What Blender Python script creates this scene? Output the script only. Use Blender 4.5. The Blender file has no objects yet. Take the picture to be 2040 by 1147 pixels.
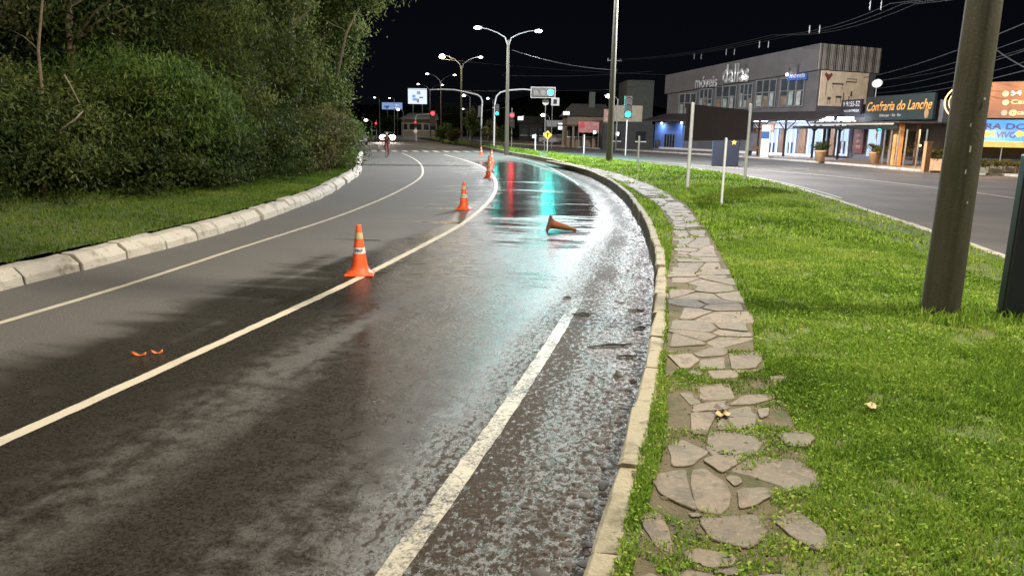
import bpy, math, random
import numpy as np
from mathutils import Vector, Matrix
R = math.radians
rng = np.random.default_rng(7)
random.seed(7)
scene = bpy.context.scene
COL = scene.collection

# ------------------------------------------------------------------ camera
FPX, PW, PH, HZ, ROLL, CH = 1473., 2040., 1147., 255., R(1.0), 2.2
th = math.atan((PH / 2 - HZ) / FPX)
f0 = Vector((0, math.cos(th), -math.sin(th))); r0 = Vector((1, 0, 0)); u0 = Vector((0, math.sin(th), math.cos(th)))
rr = r0 * math.cos(ROLL) + u0 * math.sin(ROLL); uu = -r0 * math.sin(ROLL) + u0 * math.cos(ROLL)
cd = bpy.data.cameras.new('camera'); cam = bpy.data.objects.new('camera', cd); COL.objects.link(cam)
cd.sensor_width = 36; cd.lens = 36 * FPX / PW; cd.clip_start = 0.05; cd.clip_end = 3000
m = Matrix((rr, uu, -f0)).transposed().to_4x4(); m.translation = (0, 0, CH); cam.matrix_world = m
scene.camera = cam

def ray(px, py): return f0 + rr * ((px - PW / 2) / FPX) - uu * ((py - PH / 2) / FPX)
def at(px, py, z=0.):
    d = ray(px, py); return Vector((0, 0, CH)) + d * ((z - CH) / d.z)
def atd(px, py, Y):
    d = ray(px, py); return Vector((0, 0, CH)) + d * (Y / d.y)

# ------------------------------------------------------------------ node helper
class NT:
    def __init__(s, name):
        s.m = bpy.data.materials.new(name); s.m.use_nodes = True; s.t = s.m.node_tree; s.t.nodes.clear()
        s.out = s.t.nodes.new('ShaderNodeOutputMaterial')
    def n(s, typ, **kw):
        nd = s.t.nodes.new(typ)
        for k, v in kw.items(): setattr(nd, k, v)
        return nd
    def put(s, sock, v):
        if v is None: return
        if hasattr(v, 'is_output') or isinstance(v, bpy.types.NodeSocket): s.t.links.new(v, sock)
        else:
            if isinstance(v, (tuple, list)) and len(v) == 3 and sock.type == 'RGBA': v = (*v, 1)
            sock.default_value = v
    def math(s, op, a, b=0., c=None, clamp=False):
        nd = s.n('ShaderNodeMath', operation=op, use_clamp=clamp); s.put(nd.inputs[0], a); s.put(nd.inputs[1], b)
        if c is not None: s.put(nd.inputs[2], c)
        return nd.outputs[0]
    def ss(s, x, lo, hi):          # smoothstep lo..hi -> 0..1
        nd = s.n('ShaderNodeMapRange', interpolation_type='SMOOTHSTEP')
        s.put(nd.inputs['Value'], x); s.put(nd.inputs['From Min'], lo); s.put(nd.inputs['From Max'], hi)
        return nd.outputs[0]
    def noise(s, vec, scale, detail=3., rough=.55, dist=0.):
        nd = s.n('ShaderNodeTexNoise'); s.put(nd.inputs['Vector'], vec); s.put(nd.inputs['Scale'], scale)
        s.put(nd.inputs['Detail'], detail); s.put(nd.inputs['Roughness'], rough); s.put(nd.inputs['Distortion'], dist)
        return nd.outputs['Fac']
    def voro(s, vec, scale, feat='F1'):
        nd = s.n('ShaderNodeTexVoronoi', feature=feat); s.put(nd.inputs['Vector'], vec); s.put(nd.inputs['Scale'], scale)
        return nd
    def mapv(s, vec, scale=(1, 1, 1), loc=(0, 0, 0)):
        nd = s.n('ShaderNodeMapping'); s.put(nd.inputs['Vector'], vec); nd.inputs['Scale'].default_value = scale
        nd.inputs['Location'].default_value = loc; return nd.outputs[0]
    def mix(s, f, a, b):
        nd = s.n('ShaderNodeMix', data_type='RGBA'); s.put(nd.inputs[0], f); s.put(nd.inputs[6], a); s.put(nd.inputs[7], b); return nd.outputs[2]
    def lerp(s, f, a, b):
        nd = s.n('ShaderNodeMix', data_type='FLOAT'); s.put(nd.inputs[0], f); s.put(nd.inputs[2], a); s.put(nd.inputs[3], b); return nd.outputs[0]
    def obj(s): return s.n('ShaderNodeTexCoord').outputs['Object']
    def pos(s): return s.n('ShaderNodeNewGeometry').outputs['Position']
    def attr(s, name): return s.n('ShaderNodeAttribute', attribute_name=name).outputs['Fac']
    def bump(s, h, strength=.5, dist=.02, normal=None):
        nd = s.n('ShaderNodeBump'); s.put(nd.inputs['Height'], h); s.put(nd.inputs['Strength'], strength); s.put(nd.inputs['Distance'], dist)
        if normal is not None: s.put(nd.inputs['Normal'], normal)
        return nd.outputs[0]
    def bsdf(s, col, rough=.6, normal=None, metal=0., spec=None, emis=None, estr=0., trans=None):
        b = s.n('ShaderNodeBsdfPrincipled'); s.put(b.inputs['Base Color'], col); s.put(b.inputs['Roughness'], rough); s.put(b.inputs['Metallic'], metal)
        if normal is not None: s.put(b.inputs['Normal'], normal)
        if spec is not None: s.put(b.inputs['Specular IOR Level'], spec)
        if emis is not None: s.put(b.inputs['Emission Color'], emis); s.put(b.inputs['Emission Strength'], estr)
        s.t.links.new(b.outputs[0], s.out.inputs[0]); return b

def simple(name, col, rough=.6, metal=0., var=.25, scale=3., bump=0., emis=None, estr=0., spec=None):
    t = NT(name); p = t.obj(); n = t.noise(p, scale, 4); n2 = t.noise(p, scale * 9, 3)
    k = t.math('ADD', t.math('MULTIPLY', n, .65), t.math('MULTIPLY', n2, .35))
    lo = tuple(c * (1 - var) for c in col); hi = tuple(min(1, c * (1 + var)) for c in col)
    c = t.mix(t.ss(k, .3, .7), lo, hi)
    t.bsdf(c, t.lerp(n2, max(.02, rough - .1), min(1, rough + .1)), t.bump(n2, bump, .02) if bump else None, metal, spec, emis, estr)
    return t.m

def glow(name, col, strength):
    t = NT(name); t.bsdf((0.02, 0.02, 0.02), .4, emis=col, estr=strength); t.m.cycles.emission_sampling = 'NONE'; return t.m

# ------------------------------------------------------------------ geometry helper
class MB:
    def __init__(s): s.v = []; s.f = []; s.sm = []
    def add(s, vs, fs, smooth=False):
        o = len(s.v); s.v += [tuple(v) for v in vs]; s.f += [tuple(i + o for i in f) for f in fs]; s.sm += [smooth] * len(fs)
    def box(s, c, d, rz=0., rx=0., taper=1.):
        x, y, z = d[0] / 2, d[1] / 2, d[2] / 2; M = Matrix.Rotation(rz, 3, 'Z') @ Matrix.Rotation(rx, 3, 'X'); c = Vector(c)
        vs = [c + M @ Vector((sx * x * (taper if sz > 0 else 1), sy * y * (taper if sz > 0 else 1), sz * z)) for sz in (-1, 1) for sx, sy in ((-1, -1), (1, -1), (1, 1), (-1, 1))]
        s.add(vs, [(3, 2, 1, 0), (4, 5, 6, 7), (0, 1, 5, 4), (1, 2, 6, 5), (2, 3, 7, 6), (3, 0, 4, 7)]); return s
    def tube(s, pts, rad, n=10, caps=True, smooth=True):
        pts = [Vector(p) for p in pts]; k = len(pts)
        if not isinstance(rad, (list, tuple)): rad = [rad] * k
        vs = []; nrm = None
        for i, p in enumerate(pts):
            t = (pts[min(i + 1, k - 1)] - pts[max(i - 1, 0)]).normalized()
            if nrm is None: nrm = t.orthogonal().normalized()
            nrm = (nrm - t * nrm.dot(t)).normalized(); b = t.cross(nrm)
            for j in range(n):
                a = 2 * math.pi * j / n; vs.append(p + (nrm * math.cos(a) + b * math.sin(a)) * rad[i])
        fs = [(i * n + j, i * n + (j + 1) % n, (i + 1) * n + (j + 1) % n, (i + 1) * n + j) for i in range(k - 1) for j in range(n)]
        s.add(vs, fs, smooth)
        if caps: s.add(vs[:n], [tuple(range(n - 1, -1, -1))]); s.add(vs[-n:], [tuple(range(n))])
        return s
    def lathe(s, prof, n=24, c=(0, 0, 0), smooth=True):
        c = Vector(c); vs = [c + Vector((r * math.cos(2 * math.pi * j / n), r * math.sin(2 * math.pi * j / n), z)) for r, z in prof for j in range(n)]
        fs = [(i * n + j, i * n + (j + 1) % n, (i + 1) * n + (j + 1) % n, (i + 1) * n + j) for i in range(len(prof) - 1) for j in range(n)]
        s.add(vs, fs, smooth); return s
    def prism(s, poly, z0, z1):
        n = len(poly); vs = [(x, y, z0) for x, y in poly] + [(x, y, z1) for x, y in poly]
        s.add(vs, [tuple(range(n - 1, -1, -1)), tuple(range(n, 2 * n))] + [(i, (i + 1) % n, n + (i + 1) % n, n + i) for i in range(n)]); return s
    def wallprism(s, poly, y0, y1):   # polygon in the x-z plane, thickness y0 (front) .. y1
        n = len(poly); vs = [(x, y0, z) for x, z in poly] + [(x, y1, z) for x, z in poly]
        s.add(vs, [tuple(range(n)), tuple(range(2 * n - 1, n - 1, -1))] + [(i, n + i, n + (i + 1) % n, (i + 1) % n) for i in range(n)]); return s
    def rect(s, x0, x1, z0, z1, y0, y1): return s.box(((x0 + x1) / 2, (y0 + y1) / 2, (z0 + z1) / 2), (abs(x1 - x0), abs(y1 - y0), abs(z1 - z0)))
    def ball(s, c, r, n=12, sc=(1, 1, 1)):
        c = Vector(c); m = n // 2; vs = []
        for i in range(m + 1):
            a = math.pi * i / m
            for j in range(n):
                b = 2 * math.pi * j / n; vs.append(c + Vector((r * sc[0] * math.sin(a) * math.cos(b), r * sc[1] * math.sin(a) * math.sin(b), r * sc[2] * math.cos(a))))
        s.add(vs, [(i * n + j, (i + 1) * n + j, (i + 1) * n + (j + 1) % n, i * n + (j + 1) % n) for i in range(m) for j in range(n)], True); return s
    def build(s, name, mat, parent=None, bevel=0.):
        me = bpy.data.meshes.new(name); me.from_pydata(s.v, [], s.f); me.polygons.foreach_set('use_smooth', s.sm)
        me.materials.append(mat); o = bpy.data.objects.new(name, me); COL.objects.link(o)
        if parent is not None: o.parent = parent
        if bevel: b = o.modifiers.new('bevel', 'BEVEL'); b.width = bevel; b.segments = 2; b.limit_method = 'ANGLE'
        return o

def mesh_np(name, V, Fc, mat, parent=None, attrs=None):
    V = np.asarray(V, np.float32); Fc = np.asarray(Fc, np.int32); k = Fc.shape[1]
    me = bpy.data.meshes.new(name); me.vertices.add(len(V)); me.vertices.foreach_set('co', V.ravel())
    me.loops.add(Fc.size); me.loops.foreach_set('vertex_index', Fc.ravel()); me.polygons.add(len(Fc))
    me.polygons.foreach_set('loop_start', np.arange(0, Fc.size, k, dtype=np.int32))
    me.polygons.foreach_set('loop_total', np.full(len(Fc), k, np.int32))
    for an, av in (attrs or {}).items():
        a = me.attributes.new(an, 'FLOAT', 'POINT'); a.data.foreach_set('value', np.asarray(av, np.float32))
    me.update(calc_edges=True); me.validate(); me.materials.append(mat)
    o = bpy.data.objects.new(name, me); COL.objects.link(o)
    if parent is not None: o.parent = parent
    return o

def tag(o, label=None, cat=None, group=None, kind=None):
    if label: o['label'] = label
    if cat: o['category'] = cat
    if group: o['group'] = group
    if kind: o['kind'] = kind
    return o
def thing(name, label, cat, loc=(0, 0, 0), rz=0., group=None):
    o = bpy.data.objects.new(name, None); COL.objects.link(o); o.location = loc; o.rotation_euler = (0, 0, rz); o.empty_display_size = .2
    return tag(o, label, cat, group)
def copy_tree(o, parent=None):
    c = o.copy(); COL.objects.link(c)
    if parent is not None: c.parent = parent
    for ch in list(o.children): copy_tree(ch, c)
    return c
def copy_thing(o, label, loc, rz=0., scale=1.):
    c = copy_tree(o); c['label'] = label; c.location = loc; c.rotation_euler = (0, 0, rz); c.scale = (scale,) * 3; return c
def struct(name, mb, mat, bevel=0.): return tag(mb.build(name, mat, None, bevel), kind='structure')

def text_mesh(name, s, mat, parent, x, z, h, y=0., w=None, shear=0., bold=.0, depth=.01, align='LEFT', fmap=None):
    cu = bpy.data.curves.new(name, 'FONT'); cu.body = s; cu.size = 1.; cu.shear = shear; cu.offset = bold; cu.extrude = 0.0; cu.resolution_u = 3
    o = bpy.data.objects.new(name, cu); COL.objects.link(o)
    dg = bpy.context.evaluated_depsgraph_get(); me = bpy.data.meshes.new_from_object(o.evaluated_get(dg))
    COL.objects.unlink(o); bpy.data.objects.remove(o)
    co = np.zeros(len(me.vertices) * 3, np.float32); me.vertices.foreach_get('co', co); co = co.reshape(-1, 3)
    mn, mx = co.min(0), co.max(0); sz = h / .72; sx = sz if w is None else w / (mx[0] - mn[0])
    X = (co[:, 0] - mn[0]) * sx; Z = co[:, 1] * sz
    if align == 'CENTER': X -= (mx[0] - mn[0]) * sx / 2
    out = np.stack([X + x, np.full(len(X), y), Z + z], 1)
    if fmap is not None: out = np.array([fmap(*p) for p in out])
    me.vertices.foreach_set('co', out.astype(np.float32).ravel()); me.name = name; me.materials.clear(); me.materials.append(mat); me.update()
    o = bpy.data.objects.new(name, me); COL.objects.link(o); o.parent = parent
    if depth:
        sm = o.modifiers.new('thick', 'SOLIDIFY'); sm.thickness = depth; sm.offset = 0
    return o

def cr(pts, n=12):   # Catmull-Rom resample
    P = [np.array(p, float) for p in pts]; P = [2 * P[0] - P[1]] + P + [2 * P[-1] - P[-2]]; out = []
    for i in range(1, len(P) - 2):
        a, b, c, d = P[i - 1:i + 3]
        for t in np.linspace(0, 1, n, endpoint=False):
            out.append(.5 * (2 * b + (c - a) * t + (2 * a - 5 * b + 4 * c - d) * t * t + (3 * b - a - 3 * c + d) * t ** 3))
    out.append(P[-2]); return np.array(out)
def resample(P, step):
    d = np.r_[0, np.cumsum(np.hypot(*np.diff(P, axis=0).T))]; n = max(2, int(d[-1] / step)); s = np.linspace(0, d[-1], n + 1)
    return np.stack([np.interp(s, d, P[:, 0]), np.interp(s, d, P[:, 1])], 1)
def smooth(P, it):
    P = P.copy()
    for _ in range(it): P[1:-1] = (P[:-2] + 2 * P[1:-1] + P[2:]) / 4
    return P
def normals(P):      # left-hand to right-hand normal (pointing right of travel)
    t = np.gradient(P, axis=0); t /= np.linalg.norm(t, axis=1)[:, None]; return np.stack([t[:, 1], -t[:, 0]], 1)

# ------------------------------------------------------------------ plan of the place (metres, camera stands at the origin)
CENTRE = smooth(resample(cr([(-12, -24), (-7.4, -10), (-4.9, -.5), (-3.55, 4.8), (-2.9, 7.65), (-2.31, 10.38), (-1.6, 14.41), (-1.11, 17.7), (-.74, 22.8), (-.66, 27.6), (-.87, 33.2), (-1.64, 41.4), (-2.94, 49), (-5.97, 61.8), (-9.9, 76), (-15, 96), (-21, 120)]), .5), 4)
LEFTLINE = smooth(resample(cr([(-14.2, -23.5), (-9.8, -9.5), (-7.2, -.2), (-5.65, 7.88), (-5.31, 9.78), (-4.92, 13.2), (-4.6, 15.6), (-4.26, 18.8), (-3.99, 24.2), (-4.02, 30.8), (-4.4, 36), (-5.57, 44.6), (-7.18, 53), (-8.86, 60.3), (-9.8, 64.5)]), .5), 4)
RIGHTLINE = smooth(resample(cr([(-9.2, -24), (-4.6, -11), (-2.0, -2), (-.59, 3.31), (-.19, 4.82), (.2, 6.39), (.65, 8.38), (1.17, 10.9), (1.75, 14.6), (2.25, 19), (2.6, 25), (2.62, 31), (2.35, 38), (1.85, 46), (.9, 53), (-.9, 60.5)]), .5), 40)
KERB = smooth(resample(cr([(-7.5, -24), (-3.4, -11), (-1.1, -2.4), (-.15, 1.2), (.43, 3.34), (.9, 5.08), (1.33, 6.9), (1.77, 8.94), (2.13, 10.8), (2.55, 13.6), (3.1, 18.3), (3.58, 24.4), (3.7, 32), (3.1, 41.9), (1.95, 50.9), (-.19, 61.2), (-3.4, 78.2), (-8, 96), (-12.9, 117), (-17.5, 135)]), .5), 4)
LKERB = smooth(resample(cr([(-15.5, -23), (-11.3, -9), (-8.7, 0), (-7.05, 7), (-6.7, 9.4), (-6.49, 10.6), (-6.23, 12.2), (-6.0, 14), (-5.82, 17.6), (-5.85, 22.6), (-6.4, 28.3), (-7.2, 35), (-8.6, 42), (-10.9, 54), (-12.2, 60), (-14.5, 64.5), (-20, 67), (-40, 70)]), .5), 3)
FAREDGE = smooth(resample(cr([(-1, -24), (3.2, -11), (6.2, 0), (8.1, 8), (9, 13), (9.5, 16), (10.1, 20), (10.8, 25), (11.4, 30), (11.6, 37), (10.4, 44), (7.6, 51), (3.2, 66.5), (-1.3, 79.5), (-6, 97), (-10.5, 117), (-15.5, 135)]), .5), 6)
FOOTEDGE = smooth(resample(cr([(33, -20), (32.5, 10), (31, 30), (28.9, 41), (26.8, 44.2), (25.0, 46.5), (24.1, 53.2), (20.8, 65), (14.6, 78), (7, 92), (-1, 108), (-8, 128)]), .5), 4)

def interp_y(P, y): # x on polyline at a given y
    return np.interp(y, P[:, 1], P[:, 0])

# ------------------------------------------------------------------ materials
M = {}
def road_mat():
    t = NT('wet_asphalt')
    u = t.attr('across'); v = t.attr('along')
    cmb = t.n('ShaderNodeCombineXYZ'); t.put(cmb.inputs[0], u); t.put(cmb.inputs[1], v); uv = cmb.outputs[0]
    track = t.noise(t.mapv(uv, (1.1, .10, 1)), 1., 3, .5, .6)
    patch = t.noise(t.mapv(uv, (.28, .7, 1), (3, 1, 0)), 1., 4, .55, .8)
    ripple = t.noise(t.mapv(uv, (.30, 1.7, 1), (7, 2, 0)), 1., 5, .62, .4)
    fine = t.ss(t.noise(uv, 42, 5, .8), .34, .66); grain = t.voro(uv, 62); mid = t.noise(uv, 6, 4, .6)
    near = t.math('SUBTRACT', 1., t.ss(v, 11., 22.))
    # wetness: left lane dry, gets wet towards the centre line; right lane wet
    edge = t.math('ADD', u, t.math('MULTIPLY', t.math('SUBTRACT', track, .5), 2.6))
    edge = t.math('ADD', edge, t.math('MULTIPLY', t.math('SUBTRACT', ripple, .5), 1.6))
    shift = t.lerp(near, .55, 1.2)
    wet = t.ss(t.math('ADD', edge, shift), -.35, .55)
    farw = t.math('SUBTRACT', 1., t.ss(v, 50., 57.)); wet = t.math('MULTIPLY', wet, farw)
    # drier worn bands in the near right lane
    band = t.math('MULTIPLY', t.ss(u, .35, 1.0), t.math('SUBTRACT', 1., t.ss(u, 1.15, 1.75)))
    band2 = t.math('MULTIPLY', t.ss(u, 1.9, 2.4), t.math('SUBTRACT', 1., t.ss(u, 2.6, 3.0)))
    band = t.math('MULTIPLY', t.math('ADD', band, t.math('MULTIPLY', band2, t.math('SUBTRACT', 1., t.ss(v, 3., 7.)))), t.ss(t.math('ADD', track, t.math('MULTIPLY', t.math('SUBTRACT', mid, .5), .5)), .36, .62))
    band = t.math('MULTIPLY', band, near)
    damp = t.math('MULTIPLY', wet, t.math('SUBTRACT', 1., t.math('MULTIPLY', band, .5)))
    # standing water in the bend between the cones and the kerb
    film = t.math('MULTIPLY', t.ss(v, 13., 20.), t.math('SUBTRACT', 1., t.ss(v, 46., 52.)))
    film = t.math('MULTIPLY', film, t.ss(u, -.2, .5))
    pud = t.math('MULTIPLY', t.ss(t.math('ADD', t.math('ADD', t.math('MULTIPLY', film, t.math('ADD', .07, t.math('MULTIPLY', t.ss(v, 15.5, 21.), .15))), ripple), t.math('MULTIPLY', t.math('SUBTRACT', patch, .5), .25)), .54, .66), t.ss(u, -2.6, -1.2))
    pud = t.math('MULTIPLY', pud, t.ss(v, 9.5, 12.5)); pud = t.math('MULTIPLY', pud, farw)
    # gutter grit beside the right-hand line
    lim = t.lerp(t.ss(v, 3., 30.), 2.75, 3.25)
    grit = t.ss(t.math('ADD', u, t.math('MULTIPLY', t.math('SUBTRACT', mid, .5), .7)), t.math('SUBTRACT', lim, .12), t.math('ADD', lim, .3))
    grit = t.math('MULTIPLY', grit, farw)
    spk = t.ss(t.math('ADD', t.noise(uv, 26, 3, .75), t.math('MULTIPLY', t.math('SUBTRACT', mid, .5), .4)), .46, .56)
    mudn = t.noise(t.mapv(uv, (2.2, .55, 1), (1, 5, 0)), 1., 5, .65, .5)
    lane = t.math('SUBTRACT', u, t.math('ADD', lim, .62)); strk = t.math('SUBTRACT', 1., t.ss(t.math('ABSOLUTE', lane), .02, .34))
    kb = t.ss(u, t.math('ADD', lim, .75), t.math('ADD', lim, 1.5))
    mk = t.math('ADD', t.math('MULTIPLY', t.ss(t.noise(t.mapv(uv, (1.3, .8, 1)), 17, 5, .75), .3, .7), .62), t.math('MULTIPLY', t.math('SUBTRACT', mudn, .5), .75))
    mk = t.math('ADD', mk, t.math('ADD', t.math('MULTIPLY', strk, .22), t.math('MULTIPLY', kb, .10)))
    mud = t.math('MULTIPLY', grit, t.ss(mk, .34, .46))
    dry = t.mix(fine, (.06, .056, .053), (.15, .141, .133))
    dry = t.mix(t.ss(patch, .3, .75), dry, t.mix(fine, (.068, .063, .059), (.12, .112, .105)))
    wetc = t.mix(fine, (.007, .0062, .0055), (.036, .032, .028))
    c = t.mix(damp, dry, wetc)
    c = t.mix(t.math('MULTIPLY', grit, .7), c, t.mix(fine, (.012, .0105, .009), (.10, .092, .083)))
    c = t.mix(t.math('MULTIPLY', t.math('MULTIPLY', spk, wet), t.lerp(grit, .10, .6)), c, (.085, .078, .07))
    rough_spk = t.math('MULTIPLY', spk, t.math('SUBTRACT', 1., pud))
    c = t.mix(mud, c, t.mix(fine, (.010, .007, .004), (.055, .040, .027)))
    rgh = t.lerp(damp, .82, t.lerp(ripple, .32, .20))
    rgh = t.lerp(pud, rgh, t.lerp(t.ss(patch, .35, .65), .085, .14)); rgh = t.lerp(grit, rgh, t.lerp(spk, .17, .42)); rgh = t.math('ADD', rgh, t.math('MULTIPLY', t.math('MULTIPLY', rough_spk, wet), .09)); rgh = t.lerp(mud, rgh, .75)
    h = t.math('ADD', t.math('MULTIPLY', fine, .6), t.math('MULTIPLY', grain.outputs['Distance'], .8))
    st = t.lerp(pud, t.lerp(wet, .4, .22), .05); st = t.lerp(grit, st, .42)
    nrm = t.bump(h, st, .012)
    nrm = t.bump(t.noise(t.mapv(uv, (1., 2.4, 1)), 1.2, 3), .25, .02, nrm)
    t.bsdf(c, rgh, nrm, spec=t.lerp(mud, .5, .12)); return t.m
M['road'] = road_mat()
def dry_asphalt():
    t = NT('dry_asphalt'); p = t.pos(); f = t.noise(p, 40, 3, .7); b = t.noise(p, .35, 4); w = t.noise(t.mapv(p, (.9, .08, 1)), 1, 3)
    c = t.mix(f, (.09, .082, .077), (.16, .148, .14)); c = t.mix(t.ss(t.math('ADD', b, t.math('MULTIPLY', w, .5)), .5, .95), c, (.08, .074, .07))
    t.bsdf(c, t.lerp(b, .6, .85), t.bump(f, .5, .01)); return t.m
M['asphalt'] = dry_asphalt()
def paint_mat(name, col, worn):
    t = NT(name); p = t.pos(); f = t.noise(p, 70, 4, .75); b = t.noise(p, 2.2, 4, .6)
    k = t.ss(t.math('ADD', f, t.math('MULTIPLY', b, .6)), worn, worn + .16)
    c = t.mix(k, col, (.09, .085, .075)); c = t.mix(t.ss(b, .45, .8), c, tuple(x * .72 for x in col))
    t.bsdf(c, t.lerp(b, .35, .6), t.bump(f, .5, .008)); return t.m
M['paint'] = paint_mat('road_paint', (.54, .50, .41), .98)
M['paint_worn'] = paint_mat('worn_road_paint', (.36, .33, .26), .80)
def faint_mat():
    t = NT('faded_wet_paint'); p = t.pos(); f = t.noise(p, 60, 4, .75); b = t.noise(p, 2.6, 4, .6)
    sp = t.n('ShaderNodeSeparateXYZ'); t.put(sp.inputs[0], p); far = t.ss(sp.outputs[1], 7.2, 13.5); g = t.noise(p, 24, 4, .7)
    k = t.math('ADD', t.math('ADD', t.math('MULTIPLY', f, .5), t.math('MULTIPLY', g, .5)), t.math('MULTIPLY', b, .5))
    w = t.ss(t.math('ADD', k, t.math('MULTIPLY', far, .42)), .66, .86)
    c = t.mix(w, t.mix(far, t.mix(g, (.30, .275, .21), (.46, .425, .335)), (.12, .112, .095)), (.045, .041, .037))
    b_ = t.bsdf(c, t.lerp(far, .5, .36), t.bump(f, .8, .01)); tr = t.n('ShaderNodeBsdfTransparent'); mx = t.n('ShaderNodeMixShader'); fz = t.ss(t.math('ADD', k, t.math('MULTIPLY', far, .75)), .80, 1.02)
    t.put(mx.inputs[0], fz); t.t.links.new(b_.outputs[0], mx.inputs[1]); t.t.links.new(tr.outputs[0], mx.inputs[2]); t.t.links.new(mx.outputs[0], t.out.inputs[0]); return t.m
M['paint_faint'] = faint_mat()
def kerb_mat(name, a, b, dirt):
    t = NT(name); p = t.pos(); n = t.noise(p, 3, 5, .6); f = t.noise(p, 40, 4, .7); s = t.noise(t.mapv(p, (1, 1, 2.5)), 7, 4, .65)
    c = t.mix(f, a, b); c = t.mix(t.ss(n, .5, .72), c, dirt); c = t.mix(t.math('MULTIPLY', t.ss(s, .58, .75), .8), c, tuple(x * .6 for x in dirt))
    t.bsdf(c, .85, t.bump(t.math('ADD', f, s), .7, .015)); return t.m
M['lkerb'] = kerb_mat('pale_kerb_concrete', (.36, .34, .30), (.56, .53, .47), (.20, .185, .14))
M['rkerb'] = kerb_mat('old_kerb_concrete', (.20, .18, .125), (.33, .30, .22), (.095, .085, .055))
def soil_mat():
    t = NT('turf_soil'); p = t.pos(); n = t.noise(p, 1.1, 5, .6); f = t.noise(p, 30, 4, .7); g = t.noise(p, 7, 4, .6)
    c = t.mix(f, (.045, .07, .016), (.10, .14, .03)); c = t.mix(t.ss(t.math('ADD', n, t.math('MULTIPLY', g, .3)), .72, .88), c, t.mix(f, (.12, .10, .055), (.22, .18, .11)))
    t.bsdf(c, .9, t.bump(f, .8, .03)); return t.m
M['turf'] = soil_mat()
def joint_mat():
    t = NT('path_soil'); p = t.pos(); f = t.noise(p, 45, 4, .7); n = t.noise(p, 4, 4)
    c = t.mix(f, (.06, .05, .03), (.14, .115, .07)); c = t.mix(t.ss(n, .5, .7), c, (.05, .06, .02)); t.bsdf(c, .95, t.bump(f, .9, .02)); return t.m
M['joint'] = joint_mat()
def stone_mat():
    t = NT('flagstone'); p = t.pos(); n = t.noise(p, 1.6, 5, .6); f = t.noise(p, 28, 5, .65); s = t.noise(p, 7, 4, .6, .8); k = t.attr('tint')
    c = t.mix(k, (.105, .086, .061), (.168, .132, .096)); c = t.mix(t.ss(n, .4, .7), c, (.105, .097, .077)); c = t.mix(t.math('MULTIPLY', t.ss(s, .48, .62), .7), c, (.06, .052, .036))
    c = t.mix(t.math('MULTIPLY', t.ss(t.noise(p, 3.1, 4, .6, 1.), .52, .66), .55), c, (.075, .078, .04))
    c = t.mix(t.math('MULTIPLY', t.ss(f, .45, .8), .6), c, (.26, .22, .17)); t.bsdf(c, t.lerp(f, .7, .9), t.bump(t.math('ADD', f, t.math('MULTIPLY', s, .6)), .45, .012)); return t.m
M['stone'] = stone_mat()
def leaf_mat(name, a, b, c3, rough=.5, tl=.35):
    t = NT(name); k = t.attr('tint')
    nd = t.n('ShaderNodeValToRGB'); t.put(nd.inputs[0], k); e = nd.color_ramp.elements; e[0].color = (*a, 1); e[0].position = .1; e[1].color = (*c3, 1); e[1].position = .95
    q = e.new(.55); q.color = (*b, 1)
    bs = t.bsdf(nd.outputs[0], rough + .1, spec=.08); tr = t.n('ShaderNodeBsdfTranslucent'); t.put(tr.inputs[0], nd.outputs[0])
    mx = t.n('ShaderNodeMixShader'); t.put(mx.inputs[0], tl); t.t.links.new(bs.outputs[0], mx.inputs[1]); t.t.links.new(tr.outputs[0], mx.inputs[2]); t.t.links.new(mx.outputs[0], t.out.inputs[0]); return t.m
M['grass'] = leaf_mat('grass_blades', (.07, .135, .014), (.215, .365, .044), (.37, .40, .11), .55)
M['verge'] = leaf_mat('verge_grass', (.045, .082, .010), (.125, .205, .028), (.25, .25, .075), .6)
M['leaf_dark'] = leaf_mat('dark_leaves', (.018, .033, .009), (.046, .07, .019), (.105, .128, .038))
M['leaf_green'] = leaf_mat('green_leaves', (.04, .075, .014), (.09, .155, .032), (.17, .22, .065))
M['leaf_olive'] = leaf_mat('olive_leaves', (.03, .046, .012), (.076, .102, .026), (.165, .185, .058))
M['leaf_dry'] = leaf_mat('dry_brown_leaves', (.05, .043, .016), (.10, .085, .034), (.17, .145, .06))
M['leaf_pot'] = leaf_mat('yellow_green_leaves', (.06, .06, .012), (.12, .11, .025), (.2, .17, .05))
M['bark'] = simple('bark', (.14, .105, .07), .9, var=.4, scale=6, bump=.8)
M['bark_pale'] = simple('pale_bark', (.19, .165, .12), .85, var=.35, scale=6, bump=.6)
def pole_mat():
    t = NT('pole_concrete'); p = t.obj(); n = t.noise(t.mapv(p, (1, 1, .25)), 5, 6, .7); f = t.noise(p, 38, 5, .75); st = t.noise(t.mapv(p, (6, 6, .35)), 2, 4, .6)
    c = t.mix(f, (.034, .033, .027), (.115, .108, .085)); c = t.mix(t.ss(n, .45, .7), c, (.05, .047, .028)); c = t.mix(t.math('MULTIPLY', t.ss(st, .5, .7), .6), c, (.04, .045, .022))
    t.bsdf(c, .9, t.bump(t.math('ADD', f, n), .6, .01)); return t.m
M['pole'] = pole_mat()
M['galv'] = simple('galvanised_steel', (.55, .56, .56), .45, .3, var=.15, scale=8)
M['galv_dull'] = simple('dull_steel', (.26, .27, .28), .5, .4, var=.15, scale=8)
M['white_post'] = simple('white_painted_post', (.64, .68, .76), .5, var=.12, scale=6)
M['black'] = simple('black_sheet', (.012, .012, .012), .6, var=.3, scale=4)
M['black_box'] = simple('black_plastic', (.015, .015, .015), .4, var=.2)
M['navy'] = simple('navy_panel', (.013, .017, .032), .45, var=.2)
M['gold'] = simple('gold_emblem', (.55, .38, .06), .4, var=.15)
M['white'] = simple('white_paint', (.75, .75, .73), .5, var=.1)
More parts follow.
